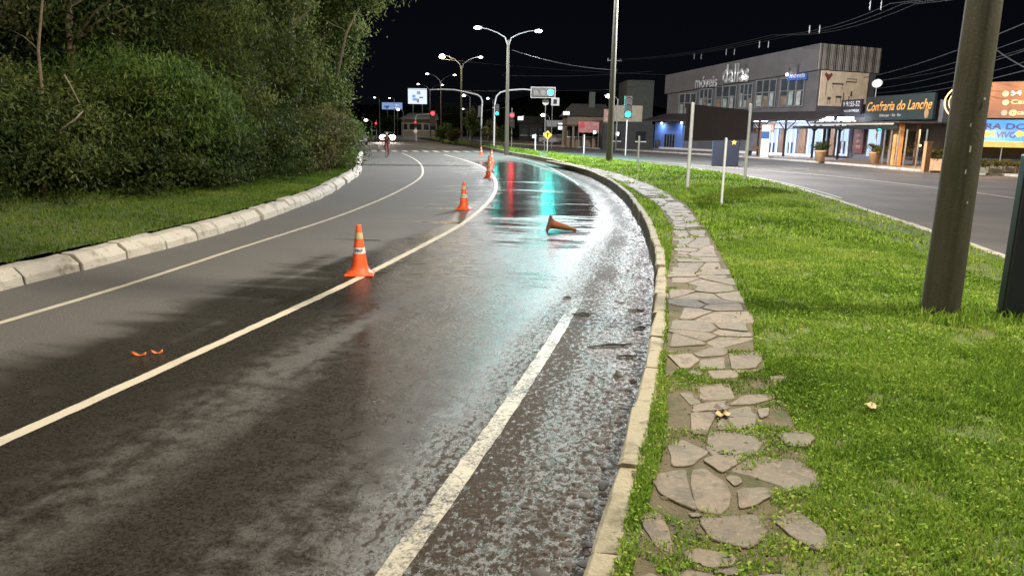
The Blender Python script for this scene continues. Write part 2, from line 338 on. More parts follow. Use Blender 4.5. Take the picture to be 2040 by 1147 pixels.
M['silver'] = simple('silver_car_paint', (.5, .5, .52), .3, .6, var=.05)
M['dark_paint'] = simple('dark_car_paint', (.03, .03, .035), .3, .2, var=.05)
M['glass'] = simple('dark_glass', (.02, .022, .025), .08, var=.1)
M['rubber'] = simple('tyre_rubber', (.02, .02, .02), .8, var=.2)
def cone_mat(name, col, dirt, amt):
    t = NT(name); p = t.obj(); n = t.noise(p, 9, 5, .65); f = t.noise(p, 60, 3, .7)
    c = t.mix(t.math('MULTIPLY', t.ss(n, .45, .75), amt), col, dirt); c = t.mix(t.math('MULTIPLY', f, .15), c, tuple(x * .6 for x in col)); t.bsdf(c, t.lerp(n, .4, .6), t.bump(f, .12, .004)); return t.m
M['cone'] = cone_mat('orange_cone_rubber', (.82, .11, .022), (.26, .065, .03), .85)
M['cone_dirty'] = cone_mat('muddy_cone_rubber', (.24, .075, .03), (.12, .065, .032), .9)
M['band_white'] = cone_mat('white_reflective_band', (.72, .72, .74), (.5, .5, .48), .6)
M['band_cream'] = cone_mat('cream_reflective_band', (.52, .48, .28), (.36, .32, .2), .7)
M['ink'] = simple('navy_ink', (.03, .035, .12), .6)

# ------------------------------------------------------------------ ground, roads
t = NT('far_ground'); p = t.pos(); n = t.noise(p, .1, 4); t.bsdf(t.mix(n, (.03, .03, .022), (.06, .055, .045)), .95); M['ground'] = t.m
mb = MB(); mb.add([(-700, -300, -.05), (700, -300, -.05), (700, 900, -.05), (-700, 900, -.05)], [(0, 1, 2, 3)]); struct('ground', mb, M['ground'])
mb = MB(); mb.add([(-60, -60, -.012), (60, -60, -.012), (60, 200, -.012), (-60, 200, -.012)], [(0, 1, 2, 3)]); struct('side_road', mb, M['asphalt'])
off = np.concatenate([np.arange(-7, 6.51, .5)]); NR = normals(CENTRE); nC = len(CENTRE); k = len(off)
V = np.zeros((nC, k, 3)); V[:, :, :2] = CENTRE[:, None, :] + NR[:, None, :] * off[None, :, None]
idx = np.arange(nC * k).reshape(nC, k); Fq = np.stack([idx[:-1, :-1], idx[:-1, 1:], idx[1:, 1:], idx[1:, :-1]], -1).reshape(-1, 4)
road = mesh_np('road', V.reshape(-1, 3), Fq, M['road'], attrs={'across': np.tile(off, nC), 'along': np.repeat(CENTRE[:, 1], k)}); tag(road, kind='structure')

def line_strip(P, w, z, y0=-1e9, y1=1e9, jitter=.004):
    P = P[(P[:, 1] >= y0) & (P[:, 1] <= y1)]; P = resample(P, .12 if len(P) < 400 else .25); N_ = normals(P); mb = MB(); n = len(P); q = rng.normal(0, jitter, (n, 2))
    a = P - N_ * (w / 2 + q[:, :1]); b = P + N_ * (w / 2 + q[:, 1:])
    mb.add([(x, y, z) for x, y in a] + [(x, y, z) for x, y in b], [(i, n + i, n + i + 1, i + 1) for i in range(n - 1)]); return mb
def struct_join(name, mbs, mat):
    o = MB()
    for q in mbs: o.add(q.v, q.f)
    return struct(name, o, mat)
struct_join('road_markings', [line_strip(CENTRE, .125, .004, -20, 61), line_strip(LEFTLINE, .10, .004, -20, 63)], M['paint'])
struct('edge_line_marking', line_strip(RIGHTLINE, .13, .004, -20, 13.5, .004), M['paint_faint']); struct('far_line_marking', line_strip(RIGHTLINE, .07, .004, 30, 60, .004), M['paint_worn'])
# zebra bars of the crossing and the stop lines past it
mb = MB()
for i in range(11):
    px = 745 + i * 20.5; c = at(px, 301.5 + .008 * (px - 840))
    mb.box((c.x, c.y, .006), (.42, 3.4, .003), rz=.22)
q0 = resample(cr([(-8, 76), (-14, 95), (-22, 120)]), .5); mb2 = line_strip(q0, .13, .006)
mb3 = line_strip(np.array([(-15.5, 79.), (-8, 81.5), (-4.5, 83)]), .4, .006)
struct_join('crossing_markings', [mb, mb2, mb3], M['paint'])
# side road markings
G1 = smooth(resample(cr([(16, 0), (17.6, 15), (18.2, 24), (18.4, 30), (17.3, 38), (15.5, 43.2), (12.6, 49), (8.5, 58), (3, 71)]), .5), 4)
off_l = FAREDGE - (-normals(FAREDGE)) * .55
struct_join('side_road_markings', [line_strip(G1, .13, -.006, 0, 70), line_strip(FOOTEDGE + normals(FOOTEDGE) * -.55, .11, -.006, 10, 90), line_strip(off_l, .1, -.006, 26, 66)], M['paint'])
mb = MB()
for i, (px, py) in enumerate([(1560, 338), (1610, 340), (1585, 336)]):
    c = at(px, py); mb.box((c.x, c.y, -.004), (2.6 - .5 * i, .25, .003), rz=-.55)
struct('arrow_markings', mb, M['paint_worn'])

# ------------------------------------------------------------------ kerbs
def kerb_run(P, prof, seg, gap, jit, sgn, y0, y1):
    P = P[(P[:, 1] >= y0) & (P[:, 1] <= y1)] if y0 is not None else P
    P = resample(P, seg); Nn = normals(P) * sgn; mb = MB()
    for i in range(len(P) - 1):
        a, b = P[i], P[i + 1]; d = (b - a) / np.linalg.norm(b - a); a = a + d * gap * (.4 + .8 * rng.random()); b = b - d * gap * (.4 + .8 * rng.random())
        j = rng.normal(0, jit, 2); nn = [Nn[i] , Nn[i + 1]]; m = len(prof); sub = 4; vs = []; dz = rng.normal(0, jit * .7)
        for q in range(sub + 1):
            f = q / sub; c = a * (1 - f) + b * f; n_ = nn[0] * (1 - f) + nn[1] * f; n_ = n_ / np.linalg.norm(n_); o = j[0] * (1 - f) + j[1] * f
            for (w, z) in prof:
                e = rng.normal(0, jit * .35, 2) if 0 < z else (0, 0); x = c + n_ * (w + o + e[0]); vs.append((x[0], x[1], z + (dz + e[1] if z > 0 else 0)))
        fs = []
        for q in range(sub):
            for r_ in range(m - 1): fs.append((q * m + r_, (q + 1) * m + r_, (q + 1) * m + r_ + 1, q * m + r_ + 1))
        fs += [tuple(range(m)), tuple(range(sub * m + m - 1, sub * m - 1, -1))]
        if sgn < 0: fs = [tuple(reversed(f)) for f in fs]
        mb.add(vs, fs)
    return mb
struct('left_kerb', kerb_run(LKERB, [(0, -.03), (.012, .125), (.125, .238), (.165, .252), (.37, .262), (.385, .0)], 1.05, .022, .02, -1, -20, 69), M['lkerb'], .012)
struct('right_kerb', kerb_run(KERB, [(0, -.03), (.012, .265), (.03, .285), (.145, .288), (.16, .27), (.17, 0)], .95, .012, .012, 1, -20, 134), M['rkerb'], .008)
struct('side_kerb', kerb_run(FAREDGE, [(0, -.03), (.012, .07), (.03, .085), (.22, .09), (.24, .0)], .95, .006, .01, -1, -20, 134), M['lkerb'], .006)
struct('footpath_kerb', kerb_run(FOOTEDGE, [(0, -.03), (.015, .12), (.14, .125), (.16, 0)], 1.0, .006, .006, 1, 5, 125), M['lkerb'], .006)

# ------------------------------------------------------------------ median island
NS, NTT = 260, 26
def by_arc(P, n):
    d = np.r_[0, np.cumsum(np.hypot(*np.diff(P, axis=0).T))]; s = np.linspace(0, d[-1], n); return np.stack([np.interp(s, d, P[:, 0]), np.interp(s, d, P[:, 1])], 1)
KI = KERB + normals(KERB) * .155; FI = FAREDGE - normals(FAREDGE) * .23
yy = np.linspace(-20, 133, NS)
KX = interp_y(KI, yy); FX = interp_y(FI, yy)
def median_z(t, w=None): return .27 * (1 - t) + .075 * t + .17 * np.sin(np.pi * np.clip(t, 0, 1)) ** 1.3
tt = np.linspace(0, 1, NTT); V = np.zeros((NS, NTT, 3)); V[:, :, 0] = KX[:, None] * (1 - tt) + FX[:, None] * tt; V[:, :, 1] = yy[:, None]
V[:, :, 2] = median_z(tt)[None] + .012 * np.sin(V[:, :, 0] * 2.1 + V[:, :, 1] * 1.3) * np.sin(np.pi * tt)[None] - .004
idx = np.arange(NS * NTT).reshape(NS, NTT); Fq = np.stack([idx[:-1, :-1], idx[:-1, 1:], idx[1:, 1:], idx[1:, :-1]], -1).reshape(-1, 4)
tag(mesh_np('median_ground', V.reshape(-1, 3), Fq, M['turf']), kind='structure')
def med_tz(x, y):
    kx = np.interp(y, yy, KX); fx = np.interp(y, yy, FX); t = (x - kx) / np.maximum(fx - kx, .1); return t, median_z(t) + .012 * np.sin(x * 2.1 + y * 1.3) * np.sin(np.pi * np.clip(t, 0, 1))
def mz(x, y): return float(med_tz(np.array(x), np.array(y))[1])
def on_median(px, py):
    z = .3
    for _ in range(6):
        p = at(px, py, z); z = mz(p.x, p.y)
    return Vector((p.x, p.y, z))

# ------------------------------------------------------------------ flagstone path
def z8(pts): return [(1100 + x * .4608, 680 + y * .461) for x, y in pts]
NEAR = [[(500, 45), (600, 42), (640, 70), (600, 100), (560, 105)], [(610, 40), (700, 12), (760, 30), (745, 52), (640, 55)], [(640, 68), (745, 60), (748, 108), (640, 108)],
 [(765, 45), (900, 48), (905, 85), (880, 110), (780, 112)], [(670, 115), (835, 118), (800, 148), (700, 150)], [(580, 112), (640, 112), (665, 130), (600, 135)],
 [(640, 170), (762, 172), (790, 238), (642, 238)], [(550, 205), (600, 205), (648, 252), (600, 262)], [(610, 262), (750, 248), (745, 290), (605, 290)],
 [(765, 265), (830, 225), (960, 222), (960, 245), (880, 265)], [(600, 295), (720, 293), (690, 345), (670, 390), (605, 385)], [(760, 290), (850, 275), (885, 320), (875, 368), (720, 372), (715, 345)],
 [(885, 290), (940, 285), (935, 320), (900, 330)], [(680, 380), (870, 378), (945, 410), (870, 485), (700, 485), (668, 450)], [(500, 430), (560, 405), (680, 465), (600, 522), (520, 520)],
 [(650, 500), (690, 483), (850, 490), (735, 560)], [(880, 490), (1060, 520), (1170, 590), (1150, 640), (1080, 660), (960, 610), (770, 545)], [(420, 560), (575, 533), (600, 640), (625, 715), (470, 640)],
 [(610, 540), (660, 535), (750, 600), (775, 660), (730, 730), (630, 710), (600, 600)], [(800, 632), (920, 632), (960, 665), (880, 705), (810, 715)], [(745, 575), (800, 570), (830, 600), (790, 620)],
 [(655, 745), (880, 740), (915, 790), (920, 840), (850, 885), (690, 840), (645, 770)], [(400, 720), (480, 720), (510, 800), (520, 890), (450, 860), (390, 770)], [(960, 775), (1060, 740), (1180, 830), (1190, 900), (1130, 905), (1040, 850)],
 [(565, 890), (620, 870), (810, 920), (780, 955), (680, 960), (590, 925)], [(515, 960), (600, 965), (760, 1005), (760, 1060), (550, 1050)], [(685, 980), (800, 960), (815, 992), (770, 1000)], [(370, 990), (430, 972), (500, 1005), (480, 1070), (360, 1060)],
 [(970, 400), (1080, 390), (1140, 420), (1110, 460), (1020, 455)], [(940, 150), (1010, 140), (1015, 165), (960, 180)], [(585, 725), (650, 728), (640, 745), (600, 742)], [(830, 1010), (1010, 1000), (1040, 1080), (840, 1090)]]
pathL = [(1325, 705), (1333, 640), (1326, 560), (1338, 500), (1338, 450), (1312, 410), (1268, 380), (1232, 360), (1188, 343), (1140, 330), (1085, 320)]
pathR = [(1500, 705), (1500, 640), (1462, 560), (1432, 500), (1402, 450), (1368, 410), (1322, 380), (1276, 360), (1222, 343), (1166, 330), (1105, 320)]
PL = np.array([at(*p, .3)[:2] for p in pathL]); PR = np.array([at(*p, .3)[:2] for p in pathR])
PC = (PL + PR) / 2; PWD = np.linalg.norm(PR - PL, axis=1)
def clip(poly, p, q):   # keep the side of the bisector nearer p
    mx, my = (p[0] + q[0]) / 2, (p[1] + q[1]) / 2; dx, dy = q[0] - p[0], q[1] - p[1]; out = []
    f = [(x - mx) * dx + (y - my) * dy for x, y in poly]
    for i in range(len(poly)):
        j = (i + 1) % len(poly)
        if f[i] <= 0: out.append(poly[i])
        if (f[i] < 0) != (f[j] < 0):
            w = f[i] / (f[i] - f[j]); out.append((poly[i][0] + (poly[j][0] - poly[i][0]) * w, poly[i][1] + (poly[j][1] - poly[i][1]) * w))
    return out
stones = []
for s in NEAR:
    q_ = np.array([at(*p, .31)[:2] for p in z8(s)]); stones.append([tuple(v) for v in q_.mean(0) + (q_ - q_.mean(0)) * 1.07])
Lp = np.r_[0, np.cumsum(np.linalg.norm(np.diff(PC, axis=0), axis=1))]; total = Lp[-1]
seeds = []; s_ = 0.15
while s_ < min(total, 34):
    wloc = np.interp(s_, Lp, PWD); nacross = max(2, int(round(wloc / .40)))
    for i in range(nacross):
        seeds.append((s_ + rng.uniform(-.22, .22), (-.5 + (i + .5 + rng.uniform(-.42, .42)) / nacross) * wloc))
    s_ += .31 + .012 * s_
def path_xy(s, t_):
    c = np.array([np.interp(s, Lp, PC[:, 0]), np.interp(s, Lp, PC[:, 1])]); e = np.array([np.interp(s + .1, Lp, PC[:, 0]) - np.interp(s - .1, Lp, PC[:, 0]), np.interp(s + .1, Lp, PC[:, 1]) - np.interp(s - .1, Lp, PC[:, 1])]); e /= np.linalg.norm(e)
    return tuple(c + np.array([e[1], -e[0]]) * t_)
for i, a in enumerate(seeds):
    w = np.interp(a[0], Lp, PWD) / 2 * (rng.uniform(.80, 1.04) if a[0] < 4 else rng.uniform(.66, .92)); poly = [(a[0] - .6, -w), (a[0] + .6, -w), (a[0] + .6, w), (a[0] - .6, w)]
    for j, b in enumerate(seeds):
        if i != j and abs(a[0] - b[0]) < 1.4: poly = clip(poly, a, b)
        if len(poly) < 3: break
    if len(poly) >= 3 and rng.random() > .06: stones.append([path_xy(*q) for q in poly])
def shape_stone(poly, inset):
    c = np.mean(poly, 0); P = np.array(poly); n = len(P); out = []
    area = .5 * sum(P[i][0] * P[(i + 1) % n][1] - P[(i + 1) % n][0] * P[i][1] for i in range(n))
    if area < 0: P = P[::-1]
    for i in range(n):
        a, b, d = P[i - 1], P[i], P[(i + 1) % n]
        e1 = (a - b); e2 = (d - b); l1, l2 = np.linalg.norm(e1), np.linalg.norm(e2); r = min(.035, l1 * .3, l2 * .3)
        out += [b + e1 / max(l1, 1e-6) * r, b + (e1 / max(l1, 1e-6) + e2 / max(l2, 1e-6)) * r * .28, b + e2 / max(l2, 1e-6) * r]
        m_ = b + e2 * .5; out.append(m_ + rng.normal(0, .006, 2))
    out = np.array(out); d = c - out; l = np.linalg.norm(d, axis=1)[:, None]; return out + d / np.maximum(l, 1e-6) * inset
sv, sf, st_ = [], [], []
mb = MB(); tints = []
for i, poly in enumerate(stones):
    o = shape_stone(poly, .004 if i < len(NEAR) else .013); n = len(o); c = o.mean(0); tl = rng.normal(0, .008, 2); k0 = rng.random()
    zt = np.array([mz(x, y) for x, y in o]) + .014 + rng.uniform(-.004, .006) + (o - c) @ tl
    mb.add([(*o[j], zt[j] - .05) for j in range(n)] + [(*o[j], zt[j] - .004) for j in range(n)] + [(*(o[j] + (c - o[j]) * .03), zt[j]) for j in range(n)],
           [(j, (j + 1) % n, n + (j + 1) % n, n + j) for j in range(n)] + [(n + j, n + (j + 1) % n, 2 * n + (j + 1) % n, 2 * n + j) for j in range(n)] + [tuple(range(2 * n, 3 * n))]); tints += [k0] * (3 * n)
o = struct('stone_path', mb, M['stone']); a = o.data.attributes.new('tint', 'FLOAT', 'POINT'); a.data.foreach_set('value', np.array(tints, np.float32))
# bare trodden soil under the stones
nl = [(1262, 1147), (1290, 1000), (1330, 880), (1330, 800), (1325, 740)]; nr_ = [(1530, 1147), (1620, 1010), (1600, 900), (1560, 800), (1525, 740)]
SL = smooth(resample(np.array([at(px - 30, 1300, .28)[:2] for px in (1240,)] + [at(*p, .28)[:2] for p in nl] + list(PL)), .25), 2); SR = smooth(resample(np.array([at(1560, 1300, .28)[:2]] + [at(*p, .28)[:2] for p in nr_] + list(PR)), .25), 2)
nsl = 150; SL = by_arc(SL, nsl); SR = by_arc(SR, nsl); mb = MB(); vs = []
for i in range(nsl):
    for q in range(9):
        f = q / 8; x, y = SL[i] * (1 - f) + SR[i] * f; vs.append((x, y, mz(x, y) + .006))
mb.add(vs, [(i * 9 + q, i * 9 + q + 1, (i + 1) * 9 + q + 1, (i + 1) * 9 + q) for i in range(nsl - 1) for q in range(8)]); struct('path_bed', mb, M['joint'])

# ------------------------------------------------------------------ left bank
NB = resample(LKERB, .8); NBn = -normals(NB); dd = np.array([.38, .8, 1.4, 2, 2.8, 3.6, 5, 7, 10, 14, 20, 28, 40])
def bank_z(d): return .26 + .07 * np.clip(d, 0, 3) + .28 * np.clip(d - 3, 0, 16)
sel = NB[:, 1] < 63; NB, NBn = NB[sel], NBn[sel]
V = np.zeros((len(NB), len(dd), 3)); V[:, :, :2] = NB[:, None] + NBn[:, None] * dd[None, :, None]; V[:, :, 2] = bank_z(dd)[None]; V[:, 6:, 2] += .08 * np.sin(V[:, 6:, 0] * 1.7) * np.cos(V[:, 6:, 1])
n0, k = len(NB), len(dd); idx = np.arange(n0 * k).reshape(n0, k); Fq = np.stack([idx[:-1, :-1], idx[1:, :-1], idx[1:, 1:], idx[:-1, 1:]], -1).reshape(-1, 4)
tag(mesh_np('bank_ground', V.reshape(-1, 3), Fq, M['turf']), kind='structure')
def bank_pt(y, d):
    i = int(np.argmin(np.abs(NB[:, 1] - y))); p = NB[i] + NBn[i] * d; return np.array([p[0], p[1], float(bank_z(d))])

# ------------------------------------------------------------------ grass
def inside(P, polyL, polyR):
    xl = np.interp(P[:, 1], polyL[:, 1], polyL[:, 0]); xr = np.interp(P[:, 1], polyR[:, 1], polyR[:, 0]); return (P[:, 0] > xl) & (P[:, 0] < xr)
def vnoise(x, y, sc, seed):
    r_ = np.random.default_rng(seed); out = np.zeros_like(x)
    for k_ in range(6):
        a = r_.uniform(0, 6.28, 3); f = sc * (1 + .7 * k_); out += np.sin(x * f * math.cos(a[0]) + y * f * math.sin(a[0]) + a[1]) * np.sin(-x * f * math.sin(a[0] + .5) + y * f * math.cos(a[0] + .5) + a[2]) / (1 + .5 * k_)
    return out / 2.2
def blades(x, y, z, hgt, wid, seed, lean=.7):
    r_ = np.random.default_rng(seed); n = len(x); a = r_.uniform(0, 2 * np.pi, n); b = r_.uniform(0, 2 * np.pi, n); ln = hgt * lean * r_.uniform(.2, 1.3, n)
    h = hgt * r_.uniform(.5, 1.25, n); wx, wy = np.cos(a) * wid * .5, np.sin(a) * wid * .5; lx, ly = np.cos(b) * ln, np.sin(b) * ln
    V = np.zeros((n, 5, 3)); V[:, 0] = np.stack([x - wx, y - wy, z - .01], 1); V[:, 1] = np.stack([x + wx, y + wy, z - .01], 1)
    V[:, 2] = np.stack([x + wx * .8 + lx * .4, y + wy * .8 + ly * .4, z + h * .62], 1); V[:, 3] = np.stack([x - wx * .8 + lx * .4, y - wy * .8 + ly * .4, z + h * .62], 1); V[:, 4] = np.stack([x + lx, y + ly, z + h * .9], 1)
    i = np.arange(n)[:, None] * 5; q = np.concatenate([i + np.array([[0, 1, 2, 3]])]); t3 = i + np.array([[3, 2, 4, 4]])
    return V.reshape(-1, 3), q, t3
def grass_obj(name, pts, label, seed, mat='grass'):
    x, y, z, h, w, tint = pts; V, q, t3 = blades(x, y, z, h, w, seed)
    tri = np.concatenate([q[:, [0, 1, 2]], q[:, [0, 2, 3]], t3[:, :3]]); o = mesh_np(name, V, tri, M[mat], attrs={'tint': np.repeat(tint, 5)}); tag(o, label, 'grass', kind='stuff'); return o
def clump_pts(n, y0, y1, side, h, w, seed):
    r_ = np.random.default_rng(seed); y = y0 + (y1 - y0) * r_.random(n); t_ = r_.random(n); kx = np.interp(y, yy, KX) - .02; fx = np.interp(y, yy, FX); x = kx + (fx - kx) * t_
    P = np.stack([x, y], 1); keep = np.ones(n, bool)
    bare = vnoise(x, y, 1.3, 5) + .6 * vnoise(x, y, 3.7, 9)
    inp = inside(P, SL, SR); gap = vnoise(x, y, 3.2, 21)
    keep &= ~(inp & (gap < np.where(y < 6.3, -.12, .42))); thin = vnoise(x, y, 6., 61) + .5 * vnoise(x, y, 2., 62); keep &= r_.random(n) < np.clip(.75 - .9 * thin, .12, 1.); keep &= ~((bare > .85) & (t_ > .45))
    edge_bare = (t_ > .70) & (bare > -.12); keep &= ~(edge_bare & (r_.random(n) < .85))
    for s in STONE_B:
        c, rad = s; keep &= ((P - c) ** 2).sum(1) > rad ** 2
    # visibility: only where the photograph looks
    ang = np.abs(x / np.maximum(y, .1)); keep &= (ang < .80) & (y > 1.5)
    x, y = x[keep], y[keep]; _, z = med_tz(x, y); m_ = len(x)
    lush = np.clip(.5 + .5 * vnoise(x, y, .9, 33) + .35 * vnoise(x, y, 7., 34), .08, 1.3); hh = h * (.55 + .75 * lush) * np.where(inp[keep], .7, 1.)
    tint = np.clip(.44 + .26 * vnoise(x, y, .8, 46) + .2 * vnoise(x, y, 1.9, 44) + .16 * vnoise(x, y, 9., 45) + r_.normal(0, .2, m_) + np.where(t_[keep] > .75, .12, 0), 0, 1)
    return x, y, z, hh, np.full(m_, w) * r_.uniform(.6, 1.3, m_), tint
STONE_B = []
for poly in stones:
    P = np.array(poly); c = P.mean(0); 
    if c[1] < 9: STONE_B.append((c, .78 * np.sqrt(abs(np.dot(P[:, 0], np.roll(P[:, 1], 1)) - np.dot(P[:, 1], np.roll(P[:, 0], 1))) / 2 / math.pi)))
parts = [clump_pts(300000, 1.8, 6.5, 0, .05, .0075, 1), clump_pts(210000, 6.5, 13, 0, .05, .0095, 2), clump_pts(70000, 13, 26, 0, .07, .024, 3), clump_pts(40000, 26, 60, 0, .09, .05, 4), clump_pts(9000, 60, 130, 0, .12, .12, 6)]
def tuft(px, py, n, r0, r1, h):
    b = on_median(px, py); a = rng.uniform(0, 6.283, n); q = r0 + (r1 - r0) * rng.random(n) ** 1.5; x = b.x + q * np.cos(a); y = b.y + q * np.sin(a); return x, y, med_tz(x, y)[1], h * rng.uniform(.4, 1.2, n), np.full(n, .012), np.clip(rng.normal(.45, .2, n), 0, 1)
parts += [tuft(1871, 628, 1400, .18, .5, .13), tuft(1369, 378, 300, .07, .3, .14), tuft(1483, 362, 300, .07, .3, .14), tuft(1436.5, 413, 250, .03, .25, .13), tuft(1213, 322, 300, .2, .6, .2), tuft(2040, 640, 700, .1, .6, .12)]
allp = [np.concatenate([p_[i] for p_ in parts]) for i in range(6)]
grass_obj('grass', allp, 'bright green grass on the island right of the stone path', 11)
# clover-like leaflets among the near grass
def leaflets(n, y0, y1, size, seed, hz):
    x, y, z, hh, w, tint = clump_pts(n, y0, y1, 0, 1., 1., seed); r_ = np.random.default_rng(seed + 1); n = len(x)
    lush = vnoise(x, y, 1.1, 71); k_ = lush > -.3; x, y, z, tint = x[k_], y[k_], z[k_], tint[k_]; n = len(x); s = size * r_.uniform(.5, 1.3, n)
    nr = r_.normal(0, .55, (n, 3)); nr[:, 2] = 1; nr /= np.linalg.norm(nr, axis=1)[:, None]; a = r_.normal(size=(n, 3)); a -= nr * (a * nr).sum(1)[:, None]; a /= np.linalg.norm(a, axis=1)[:, None]; b = np.cross(nr, a)
    c = np.stack([x, y, z + hz * r_.uniform(.15, 1., n)], 1); V = np.stack([c - a * s[:, None], c - a * .2 * s[:, None] - b * .62 * s[:, None], c + a * .7 * s[:, None] - b * .4 * s[:, None], c + a * .7 * s[:, None] + b * .4 * s[:, None], c - a * .2 * s[:, None] + b * .62 * s[:, None]], 1)
    i = np.arange(n)[:, None] * 5; F_ = np.concatenate([i + np.array([[0, 1, 2]]), i + np.array([[0, 2, 3]]), i + np.array([[0, 3, 4]])]); return V.reshape(-1, 3), F_, np.repeat(np.clip(tint, 0, 1), 5)
L1 = leaflets(52000, 1.8, 6.5, .0115, 51, .04); L2 = leaflets(18000, 6.5, 11, .014, 53, .05)
o = mesh_np('ground_cover', np.concatenate([L1[0], L2[0]]), np.concatenate([L1[1], L2[1] + len(L1[0])]), M['grass'], attrs={'tint': np.concatenate([L1[2], L2[2]])}); tag(o, 'small round clover leaves among the near grass', 'clover', kind='stuff')
# verge grass of the left bank
n = 95000; r_ = np.random.default_rng(77); yb = r_.uniform(6, 56, n) ** 1.0; ii = np.searchsorted(NB[:, 1], yb).clip(0, len(NB) - 1); db = .35 + r_.random(n) ** 1.2 * np.interp(yb, [6, 16, 24, 30, 56], [5.5, 4.8, 3.6, 1.8, 1.0]); Pb = NB[ii] + NBn[ii] * db[:, None] + NR[0] * 0
Pb[:, 1] += r_.uniform(-.4, .4, n); zb = bank_z(db)
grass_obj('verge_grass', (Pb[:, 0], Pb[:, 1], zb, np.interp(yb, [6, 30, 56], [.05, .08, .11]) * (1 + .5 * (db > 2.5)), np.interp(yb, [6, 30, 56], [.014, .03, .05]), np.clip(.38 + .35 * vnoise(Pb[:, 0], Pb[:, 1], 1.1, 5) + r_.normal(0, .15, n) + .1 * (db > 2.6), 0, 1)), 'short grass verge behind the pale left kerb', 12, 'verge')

# ------------------------------------------------------------------ foliage
def leaf_cloud(blobs, n, size, seed, aspect=.42, droop=0., clusters=34, spread=.19):
    """leaf-sized rhombs gathered in clumps on and inside ellipsoid blobs; returns V, F, tint"""
    r_ = np.random.default_rng(seed); vol = np.array([b[3] * b[4] * b[5] for b in blobs]) ** (2 / 3); cnt = (n * vol / vol.sum()).astype(int); VV, TT = [], []
    for b, m_ in zip(blobs, cnt):
        c = np.array(b[:3]); rad = np.array(b[3:6]); kcl = max(8, int(clusters * (m_ / max(n, 1)) * len(blobs)))
        d = r_.normal(size=(kcl, 3)); d /= np.linalg.norm(d, axis=1)[:, None]; d *= (r_.random(kcl) ** .33)[:, None] * r_.uniform(.75, 1.12, kcl)[:, None]; ct = r_.normal(0, .2, kcl); cs = r_.uniform(.5, 1.5, kcl)
        ci = r_.integers(0, kcl, m_); off_ = r_.normal(size=(m_, 3)) * spread * cs[ci][:, None]; off_[:, 2] *= .75; q = d[ci] + off_
        p = c + q * rad; nr = q / np.maximum(np.linalg.norm(q, axis=1)[:, None], .05) * .7 + r_.normal(0, .65, (m_, 3)); nr[:, 2] += .35; nr /= np.linalg.norm(nr, axis=1)[:, None]
        a = r_.normal(size=(m_, 3)); a[:, 2] -= droop * 2; a -= nr * (a * nr).sum(1)[:, None]; a /= np.linalg.norm(a, axis=1)[:, None]; bb = np.cross(nr, a); s = size * r_.uniform(.55, 1.35, m_)[:, None]
        V = np.stack([p - a * s * .6, p - bb * s * aspect * .5, p + a * s * .6, p + bb * s * aspect * .5], 1); VV.append(V.reshape(-1, 3)); TT.append(np.repeat(np.clip(.45 + ct[ci] + r_.normal(0, .15, m_), 0, 1), 4))
    V = np.concatenate(VV); return V, np.arange(len(V)).reshape(-1, 4), np.concatenate(TT)
def crown(parent, blobs, n, size, mat, seed, **kw):
    V, F_, T = leaf_cloud(blobs, n, size, seed, **kw); return mesh_np('crown', V, F_, M[mat], parent, {'tint': T})
def trunk_mb(h, r0_, lean=(0, 0), seed=0, limbs=5, spread=1.2):
    r_ = random.Random(seed); mb = MB(); P = [(lean[0] * f ** 1.4 + r_.uniform(-.05, .05) * f * 2, lean[1] * f ** 1.4 + r_.uniform(-.05, .05) * f * 2, -.3 + (h + .3) * f) for f in [0, .15, .3, .45, .6, .75, .9, 1]]
    mb.tube(P, [r0_ * 1.25, r0_, r0_ * .9, r0_ * .8, r0_ * .65, r0_ * .5, r0_ * .3, r0_ * .15], 9)
    for i in range(limbs):
        f = r_.uniform(.35, .9); k_ = int(f * 7); b = Vector(P[k_]); a = r_.uniform(0, 6.28); l = spread * r_.uniform(.6, 1.2)
        mb.tube([b, b + Vector((math.cos(a) * l * .5, math.sin(a) * l * .5, l * .35)), b + Vector((math.cos(a) * l, math.sin(a) * l, l * .55))], [r0_ * .4, r0_ * .25, r0_ * .08], 6)
    return mb
def tree(name, label, cat, base, blobs, n, size, mat, seed, h, r0_, bark='bark', group='trees on the left bank', lean=(0, 0), limbs=5, **kw):
    o = thing(name, label, cat, base, 0, group); crown(o, blobs, n, size, mat, seed, **kw); trunk_mb(h, r0_, lean, seed, limbs, max(.6, blobs[0][3] * .8)).build('trunk', M[bark], o); return o
def bp(y, d): return tuple(bank_pt(y, d))
G_ = 'trees on the left bank'
# tall trees, from the near left corner to the bend
tree('tree', 'tall dark tree at the left picture edge with bare stems below', 'tree', bp(12.5, 6.5), [(0, 0, 4.6, 2.6, 2.4, 2.0), (.4, .6, 6.5, 2.3, 2.2, 2), (-.5, -1.2, 2.8, 1.7, 1.5, 1.5)], 19000, .13, 'leaf_dark', 101, 6, .14)
tree('tree', 'slim leaning tree with a bare pale trunk left of the bright green tree', 'tree', bp(15.2, 3.75), [(.5, .1, 4.7, 1.0, 1.0, .7), (-.2, .5, 5.5, 1.2, 1.2, .9)], 4200, .13, 'leaf_olive', 102, 5.0, .045, 'bark', lean=(.45, .1), limbs=3)
tree('tree', 'bright green overhanging tree in the middle of the left bank', 'tree', bp(18.8, 3.6), [(0, 0, 2.3, 1.75, 1.7, 1.15), (.7, .3, 1.5, 1.35, 1.35, 1.1), (-.9, .5, 1.9, 1.4, 1.3, 1.2), (1.0, 1.3, 1.8, 1.2, 1.2, 1.0)], 34000, .13, 'leaf_green', 103, 2.6, .1, droop=.9, aspect=.24, clusters=110)
